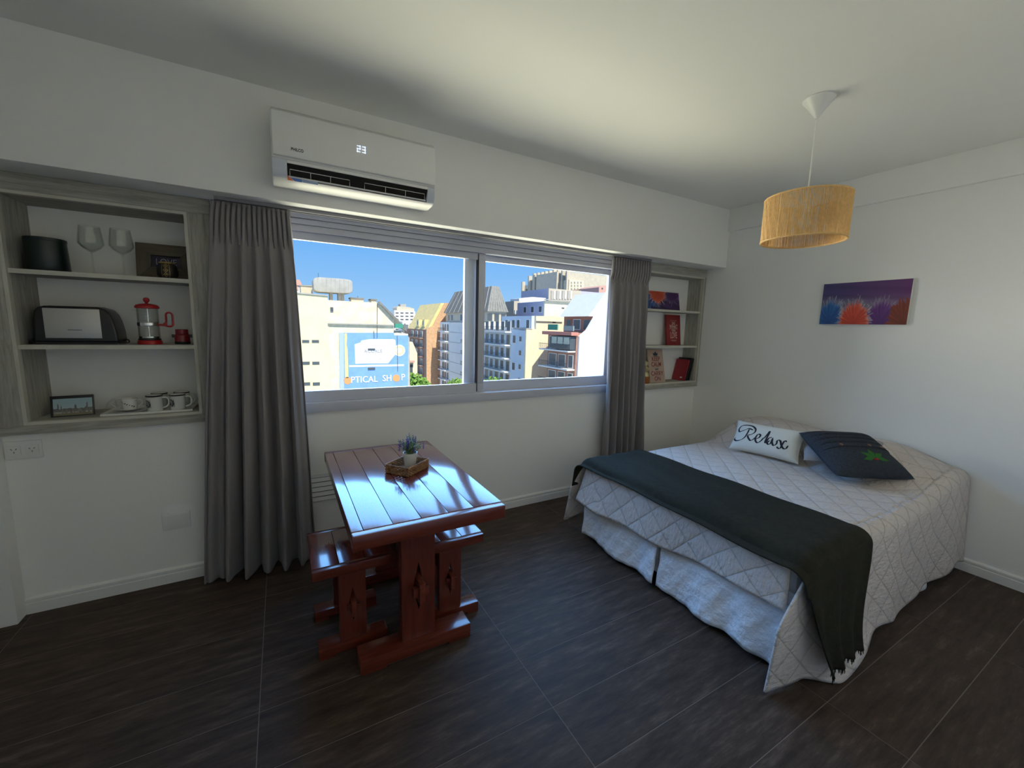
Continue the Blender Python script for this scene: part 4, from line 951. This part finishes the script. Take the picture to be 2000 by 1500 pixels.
ORGD = mat('orange_mural', (.80,.34,.14), .9); BLUM = mat('blue_mural', (.20,.38,.70), .9, var=.12, vscale=.7); WHM = mat('white_mural', (.80,.80,.82), .9); FADE = mat('faded_mural_ink', (.30,.31,.36), .9); YLM = mat('pale_yellow_mural', (.78,.62,.30), .9)
LEAFT = mat('street_tree_leaf', (.16,.30,.05), .8, var=.4, vscale=1.5)
struct(MB().box(-400, 600, 3, 900, GZ-1, GZ).build('ground', mat('street_paving', (.52,.51,.48), .9, var=.2, vscale=.05)))
def bldg(name, label, loc): return thing(name, label, 'building', loc)
def wallY(t, name, mt, Y, px, depth, zb=GZ):
    """prism whose front face lies in the plane Y; px = top outline left->right, sides run down to zb"""
    P_ = [hy(x, y, Y) for x, y in px]; poly = [(P_[0][0], zb)]+P_+[(P_[-1][0], zb)]
    return MB().prism(poly, 1, Y, Y+depth).build(name, mt, t)
def recY(t, name, mt, Y, x0, y0, x1, y1, th=.08):
    a, b = hy(x0, y0, Y), hy(x1, y1, Y); return MB().box(min(a[0], b[0]), max(a[0], b[0]), Y-th, Y+.02, min(a[1], b[1]), max(a[1], b[1])).build(name, mt, t)
def polyY(t, name, mt, Y, px, th=.05):
    return MB().prism([hy(x, y, Y) for x, y in px], 1, Y-th, Y+.02).build(name, mt, t)
def winX(t, X, y0, y1, z0, z1, fm=None):
    o = ubox('window', fm or WHT, t, (X-.03, (y0+y1)/2, (z0+z1)/2), (.12, abs(y1-y0), z1-z0)); 
    p = ubox('pane', DWIN, t, (X-.08, (y0+y1)/2, (z0+z1)/2), (.06, abs(y1-y0)-.24, z1-z0-.24)); return o
def balcony(t, X, y0, y1, z, dep=1.3, slab=WHT, rail=RAIL, solid=False):
    ubox('balcony_slab', slab, t, (X-dep/2, (y0+y1)/2, z), (dep, y1-y0, .22))
    if solid: ubox('balcony_front', slab, t, (X-dep+.06, (y0+y1)/2, z+.5), (.1, y1-y0, .9)); return
    b = MB()
    b.box(X-dep+.02, X-dep+.08, y0, y1, z+1.0, z+1.07); n = max(3, int((y1-y0)/.35))
    for k in range(n+1): yy = lerp(y0+.03, y1-.03, k/n); b.box(X-dep+.03, X-dep+.07, yy-.02, yy+.02, z+.1, z+1.0)
    b.build('balcony_railing', rail, t)

# cream block with the painted advertisement
CY = 52.0
t = bldg('mural_building', 'cream building with a faded blue painted optical shop sign', (2.0, CY, GZ))
wallY(t, 'tall_wall', CRM, CY, [(300, 560), (571, 571), (640, 578)], 6)
wallY(t, 'gable_wall', CRM2, CY+.06, [(640, 586), (690, 589), (737, 591), (752, 603), (769, 622), (769, 655), (797, 652)], 6)
polyY(t, 'wall_ledge', CONC, CY, [(640, 630.5), (769, 634), (769, 636), (640, 632.5)], .25)
polyY(t, 'roof_slope_edge', SLATE, CY-.1, [(737, 589), (741, 588.5), (772, 620), (769, 623)], .3)
polyY(t, 'parapet_cap', CONC, CY, [(571, 570), (641, 576.5), (641, 578.5), (571, 572)], .15)
for yy in (664, 706.5, 747):
    for xx in ((590, 604), (609, 623)):
        dx = (yy-664)*.022
        o = recY(t, 'vent_window', DWIN, CY, xx[0]+dx*1.0, yy-xx[0]*0, xx[1]+dx, yy+5)
recY(t, 'vent_window', DWIN, CY, 645, 600, 651, 608.5)
sgn = polyY(t, 'painted_sign', BLUM, CY, [(662, 650), (769, 650), (770, 655), (797, 655), (797, 775), (664, 775)], .03)
MU = CY-.03
def mural(name, mt, pts, th=.03): return MB().prism([hy(x, y, MU) for x, y in pts], 1, MU-th, MU+.01).build(name, mt, sgn)
def disc(name, mt, cx, cy, r, th=.03, k=40): return mural(name, mt, [(cx+r*math.cos(2*math.pi*q/k), cy+r*math.sin(2*math.pi*q/k)) for q in range(k)], th)
mural('sign_margin', mat('pale_blue_mural', (.40,.50,.72), .9), [(662, 650), (671.5, 650), (672, 775), (664, 775)])
mural('thermometer_stem', YLM, [(672.5, 652), (677, 650.5), (678, 660), (676.5, 672), (679, 684), (680.5, 738), (674, 738)])
disc('orange_dot', ORGD, 678.5, 743.5, 7.2)
mural('tag_shape', WHM, [(692.5, 672.5), (704, 669), (706, 665), (722, 662.5), (768, 662.5), (772, 664), (774, 690), (758, 709.5), (694, 710.5)])
disc('white_roundel', WHM, 780, 684.5, 11.2, .035); disc('yellow_roundel', YLM, 780, 684.5, 8.6, .045); disc('roundel_centre', WHM, 779, 684.5, 6.0, .055)
disc('orange_dot', ORGD, 774, 738.5, 7.0)
mural('pale_stripe', WHM, [(682, 713.5), (789, 711.5), (789, 715.0), (682, 717)], .02)
def mtext(body, cx, cy, hpx, mt, sx_=1.0, bold=0):
    a = hy(cx, cy, MU); b = hy(cx, cy+hpx, MU); sz = abs(a[1]-b[1])/.70
    tilt = Vector((1, 0, 0)); text_part('sign_lettering', body, sz, mt, sgn, (a[0], MU-.06, a[1]), tilt, (0,0,1), sx=sx_, bold=bold*sz)
mtext('PTICAL', 711.5, 741.5, 12.0, WHM, .90, .012); mtext('SH', 756.0, 739.0, 12.0, WHM, .88, .012); mtext('P', 787.0, 737.0, 12.0, WHM, .9, .012)
mtext('ACUALE', 729, 686, 6.5, FADE, 1.0); mtext('I I . . . . . I', 729, 701, 5.0, FADE, 1.0)
for yy in (680.5, 718.0): recY(t, 'vent_window', DWIN, CY-.06, 718.5, yy, 732.5, yy+3.4)
wr = MB()
for pts in ([(737, 592), (736.5, 660)], [(776, 655), (777, 725)], [(730, 645), (731, 660)]): wr.tube([(hy(x, y, CY-.12)[0], CY-.12, hy(x, y, CY-.12)[1]) for x, y in pts], .03, 5)
wr.build('hanging_cable', RAIL, t)
# roof things of the cream block
a0, a1 = hy(611, 570, CY+4), hy(686, 552, CY+4)
tk = thing('water_tank', 'big grey ribbed water tank on the cream building roof', 'water tank', ((a0[0]+a1[0])/2, CY+4, a0[1]-1.2))
tkb = MB(); xs0, xs1 = a0[0], a1[0]; zc_ = hy(650, 559, CY+4)[1]; hh = hy(650, 545, CY+4)[1]-zc_
prof = []
for k in range(28):
    an = 2*math.pi*k/28; c, s_ = math.cos(an), math.sin(an); prof.append(((xs0+xs1)/2+(xs1-xs0)/2*math.copysign(abs(c)**.30, c), zc_+hh*math.copysign(abs(s_)**.42, s_)))
tkb.prism(prof, 1, CY+2.6, CY+5.4).build('tank_body', CONC, tk, bevel=.15)
for k in range(1, 9): xx = lerp(xs0, xs1, k/9); MB().box(xx-.04, xx+.04, CY+2.54, CY+2.62, zc_-hh*.92, zc_+hh*.92).build('tank_rib', CONC, tk)
for x in (646, 662, 668): q = hy(x, 575, CY+4); MB().box(q[0]-.18, q[0]+.18, CY+3.4, CY+4.4, hy(690, 588, CY)[1]+.02, q[1]+.6).build('tank_support', CONC, tk)
t = bldg('roof_hut', 'low grey lift hut on the cream building roof beside the water tank', (-1.0, CY+6.2, GZ)); wallY(t, 'hut_wall', BEIGE, CY+6.2, [(587, 557), (610, 558)], 3, GZ); recY(t, 'hut_roof', SLATE, CY+6.1, 586, 556, 610.5, 558)
t = bldg('pink_penthouse', 'pale pink roofed penthouse behind the grey curtain edge', (-3, CY+12, 3)); wallY(t, 'penthouse_wall', WHT, CY+12, [(540, 556), (588, 556)], 5, GZ); wallY(t, 'penthouse_roof', PINK, CY+11.8, [(540, 545), (585, 546.5), (590, 556)], 5, hy(560, 556, CY+11.8)[1]); recY(t, 'window', PINK, CY+12, 577, 559, 583, 567)
for px_, lb in (((683, 581, 710, 590), 'long flat grey roof vent on the cream building'), ((722, 584, 735, 592), 'small grey roof vent near the sloping roof edge')):
    q0, q1 = hy(px_[0], px_[1], CY+3), hy(px_[2], px_[3], CY+3); t = thing('roof_vent', lb, 'roof vent', ((q0[0]+q1[0])/2, CY+3, q1[1]-.6))
    MB().box(q0[0]+.1, q1[0]-.1, CY+2.4, CY+4, q1[1]-.8, q0[1]-.18).build('vent_box', BEIGE, t); MB().box(q0[0], q1[0], CY+2.3, CY+4.1, q0[1]-.18, q0[1]).build('vent_cap', SLATE, t)
for px_, py_, top, lb in ((622, 546, 533, 'thin antenna mast rising beside the water tank'), (699, 588, 578, 'short antenna mast behind the flat roof vent')):
    q0, q1 = hy(px_, py_, CY+3.5), hy(px_, top, CY+3.5); t = thing('roof_antenna', lb, 'antenna', (q0[0], CY+3.5, q0[1]-.6), group='antenna masts')
    MB().tube([(q0[0], CY+3.5, q0[1]-.8), (q0[0], CY+3.5, q1[1])], .03, 5).build('mast', RAIL, t)
t = bldg('awning_terrace', 'narrow roof terrace with green awning beside the cream gable', (10, CY+8, -4))
wallY(t, 'terrace_wall', CONC, CY+8, [(768, 646), (786, 646), (800, 660)], 6); recY(t, 'green_awning', GRNA, CY+7.8, 770, 632, 785, 641, .5); polyY(t, 'roof_slope', SLATE, CY+8.1, [(768, 618), (775, 622), (795, 648), (768, 634)], .4)

XS = 37.3
# nearest street block: white gable, mansard roof, brick balconies
t = bldg('gable_building', 'white gabled building with pale sloping roof and brick balconies', (44, 52, GZ)); Y1 = 49.2
gp_ = [(1132, 657), (1146, 645), (1162, 618), (1187, 571.5), (1300, 548)]
wallY(t, 'gable_wall', WHT, Y1, gp_, .4)
pr_ = [hy(x, y, Y1) for x, y in gp_]
Yf1 = 57.6
body_ = [(pr_[0][0], GZ), pr_[0], (pr_[0][0], hx(1120, 646, XS)[1]), (40.4, hx(1120, 646, XS)[1]), (40.4, GZ)]
MB().box(40.6, 70, Y1+.4, Yf1, GZ, pr_[2][1]).build('main_body', RDB, t)
MB().box(XS, 40.6, Y1+.4, Yf1, GZ, hx(1115, 650, XS)[1]).build('lower_body', RDB, t)
xr0, xr1 = pr_[2][0]-1.0, pr_[3][0]-.1
MB().prism([(xr0, pr_[2][1]), (xr1, pr_[3][1]+.05), (70, pr_[3][1]+.05), (70, pr_[2][1])], 1, Y1+.4, Yf1).build('mansard_roof', WROOF, t)
zt1 = hx(1115, 650, XS)[1]
ubox('terrace_band', mat('red_band', (.58,.24,.19), .8), t, (XS-.5, (Y1+Yf1)/2+.2, zt1-.15), (1.4, Yf1-Y1, .55))
ubox('terrace_awning', GRNA, t, (XS-.4, Yf1-1.9, zt1+.85), (.2, 2.8, .95)); ubox('terrace_screen', mat('grey_green_screen', (.30,.38,.36), .8), t, (XS-.4, Y1+2.0, zt1+.7), (.2, 2.6, .8))
for k, (ya, yb) in enumerate(((Y1+1.0, Y1+2.8), (Y1+3.6, Y1+5.6), (Y1+6.2, Y1+7.6))): winX(t, 40.6, ya, yb, zt1+.5, zt1+2.3, RDB if k != 1 else WHT)
for f in range(5):
    z = zt1-3.0-2.95*f
    balcony(t, XS, Y1+.5, Yf1+.6, z, 1.5, WHT); 
    for ya, yb in ((Y1+.9, Y1+2.2), (Y1+3.0, Y1+5.0), (Y1+5.6, Y1+7.9)): winX(t, XS, ya, yb, z+.15, z+2.35)
ubox('glazed_box', DWIN, t, (XS-.55, Y1+3.2, zt1-1.65), (1.1, 5.2, 2.1)); ubox('glazed_frame', BEIGE, t, (XS-1.12, Y1+3.2, zt1-1.65), (.06, 5.0, .12))
for k in range(3): ubox('glazed_pane', mat('pale_blind', (.52,.54,.44), .6), t, (XS-1.13, Y1+1.5+1.7*k, zt1-1.3), (.05, 1.4, 1.1))  # panes in one even pale grey-green tone
# yellow party wall block with pale blue facade and balconies
t = bldg('party_wall_building', 'pale yellow blank wall building with light blue balconied front', (48, 72, GZ)); Y2 = 65.1
wallY(t, 'party_wall', YLW, Y2, [(1028, 644), (1047, 643), (1047, 617), (1075, 617.5), (1160, 626)], .5)
pw = hy(1047, 617, Y2); zl = hy(1028, 644, Y2)[1]
MB().box(XS, 66, Y2+.5, 84.2, GZ, zl-.1).build('main_body', LBL, t)
MB().box(XS+1.4, 66, Y2+.5, 78, zl-.1, pw[1]).build('set_back_floor', LBL, t)
recY(t, 'wall_ledge', CONC, Y2, 1047, 627, 1098, 628.5, .3); recY(t, 'vent_window', DWIN, Y2, 1079, 628, 1085, 631)
ubox('parapet_band', CONC, t, (XS+.6, 67.6, zl+.15), (1.3, 5.0, .3))
for yy in (66.2, 70.0, 72.0, 75.0): winX(t, XS+1.4, yy, yy+1.3, zl+.2, zl+2.0)
for f in range(6):
    z = zl-.6-2.75*f
    balcony(t, XS, 71.0, 84.0, z, 1.5, WHT)
    for q in range(5): ya = 71.4+2.55*q; winX(t, XS, ya, ya+1.6, z+.15, z+2.25, WHT if q % 2 else BEIGE)
    if f > 0: winX(t, XS, 66.6, 67.7, z+.9, z+2.1)
    if f % 2: winX(t, XS, 69.0, 70.3, z+.5, z+2.2)
# blocks stacked behind the yellow wall
t = bldg('lavender_block', 'lavender set-back block with a cream side wall behind the yellow wall', (52, 90, GZ)); Y3 = 80.0
wallY(t, 'cream_wall', YLW, Y3, [(1064, 587), (1118, 590), (1150, 592)], .5)
c3 = hy(1064, 587, Y3); MB().box(c3[0], c3[0]+24, Y3+.5, Y3+13, GZ, c3[1]-.1).build('main_body', LAV, t)
recY(t, 'roof_ledge', CONC, Y3-.1, 1063, 585.5, 1120, 588, .6); recY(t, 'vent_window', DWIN, Y3, 1097, 600.5, 1102, 603)
for q in range(3): winX(t, c3[0], Y3+1+3.6*q, Y3+2.4+3.6*q, c3[1]-2.8, c3[1]-1.2)
t = bldg('striped_block', 'pale block with upright stripes on the roofs below the stepped tower', (62, 105, GZ)); Y4 = 100.0
wallY(t, 'striped_wall', BEIGE, Y4, [(1072, 563), (1119, 567), (1135, 568)], .5); c4 = hy(1072, 563, Y4)
MB().box(c4[0], c4[0]+20, Y4+.5, Y4+16, GZ, c4[1]).build('main_body', LAV, t)
for q in range(8): xx = 1076+5.4*q; recY(t, 'wall_stripe', WHT if q % 2 else CONC, Y4, xx, 568, xx+2.2, 584, .2)
t = bldg('small_roof_block', 'small grey roof hut with white tanks left of the lavender block', (48, 100, GZ)); Y5 = 95.0
wallY(t, 'hut_wall', BEIGE, Y5, [(1004, 588), (1016, 588)], 5); wallY(t, 'low_wall', WHT, Y5+2, [(1014, 583), (1040, 580), (1066, 582)], 5)
recY(t, 'white_tank', WHT, Y5-1, 1017, 598, 1022.5, 613, .8); recY(t, 'white_tank', WHT, Y5-1, 1004, 606, 1008, 614, .6)
# slate mansard block
t = bldg('slate_roof_building', 'white panelled building with grey slate mansard roof and balconies', (46, 98, GZ)); Ya, Yb = 84.6, 114.6
zs_ = hx(880, 629, XS)[1]
MB().box(XS, 43.9, Ya, Yb, GZ, zs_).build('main_body', WHT, t)
MB().box(XS+1.6, 43.6, Ya+.5, Yb-.5, zs_, zs_+2.6).build('set_back_floor', BEIGE, t)
zr0, zr1 = zs_+2.6, hx(900, 572, XS+6)[1]
rf = MB(); A_ = [(XS+1.0, Ya, zr0), (43.9, Ya, zr0), (43.9, Yb, zr0), (XS+1.0, Yb, zr0)]; B_ = [(XS+3.6, Ya+3.2, zr1), (42.9, Ya+3.2, zr1), (42.9, Yb-2.5, zr1), (XS+3.6, Yb-2.5, zr1)]
rf.add(A_+B_, [(0,1,5,4), (1,2,6,5), (2,3,7,6), (3,0,4,7), (4,5,6,7), (3,2,1,0)]); rf.build('mansard_roof', SLATE, t)
for k in range(9):
    f_ = (k+.5)/9; MB().tube([(XS+.98, lerp(Ya, Yb, f_), zr0), (XS+3.58, lerp(Ya+3.2, Yb-2.5, f_), zr1)], .09, 5).build('roof_batten', CONC, t)
for f in range(9):
    z = zs_-2.75*f
    MB().box(XS-.05, XS+.02, 95.5, 106.5, z-.1, z).build('panel_joint', CONC, t)
    balcony(t, XS, 106.8, 112.6, z-2.7, 1.4, WHT); 
    for ya in (107.2, 109.2, 111.0): winX(t, XS, ya, ya+1.4, z-2.6, z-.5)
    if f > 0: balcony(t, XS, 85.0, 95.2, z-2.7, 1.4, WHT)
    for ya in (86, 89.5, 92.5): winX(t, XS, ya, ya+1.6, z-2.5, z-.5)
for q in range(3):
    MB().box(38.6+1.8*q, 39.8+1.8*q, Ya+.40, Ya+.52, zs_+.4, zs_+2.1).build('window', DWIN, t)
for k in range(8): MB().tube([(lerp(XS+1.2, 43.7, k/7), Ya-.02, zr0), (lerp(XS+3.7, 42.8, k/7), Ya+3.18, zr1)], .06, 5).build('roof_batten', CONC, t)
for ya in (87, 91, 97, 101, 108, 110.5): winX(t, XS+1.6, ya, ya+1.7, zs_+.3, zs_+2.2)
# brick party wall with ochre roof
t = bldg('brick_building', 'orange brick party wall building with ochre sloping roof', (38, 122, GZ)); Yc = 116.6
wallY(t, 'brick_wall', BRK, Yc, [(833, 642), (846, 636), (853, 622), (861, 607), (869, 592), (905, 590)], .6)
c5 = hy(833, 642, Yc); r5 = hy(869, 592, Yc)
MB().box(c5[0]+.1, r5[0]+12, Yc+.6, Yc+22, GZ, c5[1]-.3).build('main_body', BRK2, t)
MB().prism([(c5[0]+.4, c5[1]-.3), (r5[0]-1.0, r5[1]), (r5[0]+10, r5[1]), (r5[0]+10, c5[1]-.3)], 1, Yc+.6, Yc+22).build('sloping_roof', YROOF, t)
for f in range(8):
    z = c5[1]-3-2.8*f; balcony(t, c5[0], Yc+3, Yc+20, z, 1.2, BRK2); 
    for ya in (Yc+4, Yc+9, Yc+14): winX(t, c5[0], ya, ya+2.4, z+.2, z+2.2)
for ya in (Yc+5, Yc+11): ubox('dormer', YROOF, t, (c5[0]+1.6, ya, c5[1]+1.6), (2.0, 2.2, 2.2)); winX(t, c5[0]+.6, ya-.7, ya+.7, c5[1]+.9, c5[1]+2.4)
# low street buildings and far towers
t = bldg('low_street_house', 'low white house with red awning in the gap by the cream building', (22, 92, GZ)); 
wallY(t, 'sunlit_wall', YLW, 92, [(790, 668), (806, 668), (815, 690)], 10); recY(t, 'red_awning', PINK, 91.8, 797, 704, 808, 707.5, .8); recY(t, 'window', DWIN, 92, 799, 712, 806, 740)
for px0, px1, top, Yd, mt_, lb in ((806, 834, 646, 150, BRK2, 'brown apartment block down the street beyond the brick wall'), (797, 836, 634, 210, BEIGE, 'beige block far down the street'), (786, 826, 628, 290, WHT, 'pale block far off at the end of the street')):
    t = bldg('street_block', lb, (hy(px0, 640, Yd)[0], Yd, GZ)); wallY(t, 'front_wall', mt_, Yd, [(px0, top), (px1, top)], 12)
    rr = random.Random(px0)
    for q in range(3):
        for j in range(5): xx = px0+3+(px1-px0-6)*q/3; yy = top+4+9*j; recY(t, 'window', DWIN, Yd, xx, yy, xx+3.2, yy+4.5, .1)
t = bldg('white_tower', 'distant white apartment tower standing alone over the street', (80, 345, GZ)); Yt = 345.0
wallY(t, 'tower_wall', WHT, Yt, [(770, 606), (811, 608)], 20); wallY(t, 'tower_top', BEIGE, Yt+2, [(775, 601), (777, 598), (800, 600), (809, 603)], 14); wallY(t, 'roof_hut', CONC, Yt+3, [(782, 594), (793, 594)], 8)
for j in range(7):
    for q in range(4): xx = 772.5+9.6*q; yy = 610+6.4*j+.03*q; recY(t, 'window', DWIN, Yt, xx, yy, xx+6.0, yy+2.4, .2)
t = bldg('stepped_tower', 'big beige stepped tower with upright piers high above the roofs', (130, 190, GZ)); Xt = 118.0
def towX(name, mt_, x0, x1, ytop, X=Xt, dep=26):
    a, b = hx(x0, ytop, X), hx(x1, ytop, X); zt_ = (a[1]+b[1])/2; return MB().box(X, X+dep, min(a[0], b[0]), max(a[0], b[0]), GZ, zt_).build(name, mt_, t), a[0], b[0], zt_
for x0, x1, yt in ((1024.5, 1040, 556.5), (1037.5, 1049, 545.5), (1047, 1112, 536.5)):
    _, ya, yb, zt_ = towX('tower_block', BEIGE, x0, x1, yt); n = max(1, int((x1-x0)/8.0))
    for q in range(n+1):
        yy = lerp(ya, yb, q/n); ubox('pier', BEIGE, t, (Xt-.8, yy, zt_-16), (2.0, 1.0, 36))
        if q < n:
            for j in range(7): ubox('window', DWIN, t, (Xt-.1, lerp(ya, yb, (q+.5)/n), zt_-3.2-4.2*j), (.5, abs(yb-ya)/n*.5, 2.2))
ycn = hx(1112, 540, Xt)[0]
def towY(name, mt_, x0, x1, ytop, Y, dep=18): a, b = hy(x0, ytop, Y), hy(x1, ytop, Y); return MB().box(a[0], b[0], Y, Y+dep, GZ, a[1]).build(name, mt_, t)
towY('sunlit_wing', YLW, 1112, 1140, 546, ycn-1); towY('upper_block', BEIGE, 1088, 1119, 530.5, ycn+6); towY('roof_garden', mat('roof_greenery', (.22,.38,.14), .9), 1124, 1138, 542.5, ycn+4, 6)
for q in range(4):
    for j in range(7): xx = 1115+6.2*q; yy = 550+6*j; recY(t, 'window', CONC, ycn-1, xx, yy, xx+2.4, yy+3.0, .3)
for px0, px1, top, Yd, mt_, lb in ((1142, 1164, 563, 140, BRK2, 'small brick roof hut beyond the pale sloping roof'), (1170, 1230, 558, 118, PINK, 'terracotta block beside the grey curtain, beyond the gable')):
    t = bldg('far_block', lb, (hy(px0, top, Yd)[0], Yd, GZ)); wallY(t, 'front_wall', mt_, Yd, [(px0, top+3), (px0+4, top), (px1, top-1)], 12)
    for q in range(3): xx = px0+5+(px1-px0-8)*q/3; recY(t, 'window', DWIN, Yd, xx, top+4, xx+2.5, top+7, .1)
# street trees
def tree(label, loc, hgt, rad, seed):
    t = thing('street_tree', label, 'tree', (loc[0], loc[1], GZ)); rr = random.Random(seed)
    MB().tube([(0,0,0), (.1,0,hgt*.4), (0,.1,hgt*.7)], [.3,.22,.1], 7).build('trunk', BRK2, t, local=True)
    lf = MB()
    for k in range(900):
        d = Vector((rr.gauss(0,1), rr.gauss(0,1), rr.gauss(0,1))).normalized()*rad*(rr.random()**.4); c = Vector((d.x, d.y, hgt-rad+d.z*1.0)); u = Vector((rr.gauss(0,1), rr.gauss(0,1), rr.gauss(0,1))).normalized(); v_ = u.orthogonal().normalized(); s_ = rad*.13
        lf.add([c-u*s_, c+v_*s_*.6, c+u*s_, c-v_*s_*.6], [(0, 1, 2, 3)])
    o = lf.build('crown', LEAFT, t, local=True, recalc=False); o['kind'] = 'stuff'
for x, y, Y, lb, sd_ in ((808, 732, 71, 'green street tree in the gap beside the painted sign', 1), (820, 742, 84, 'green street tree lower down beside the brick wall', 2), (965, 739, 62, 'green street tree below the blue balconies', 3), (893, 741, 80, 'green street tree below the white panels', 4)):
    p = hit((x, y), 1, Y); tree(lb, (p.x, p.y), p.z-GZ+.3, 3.0, sd_)
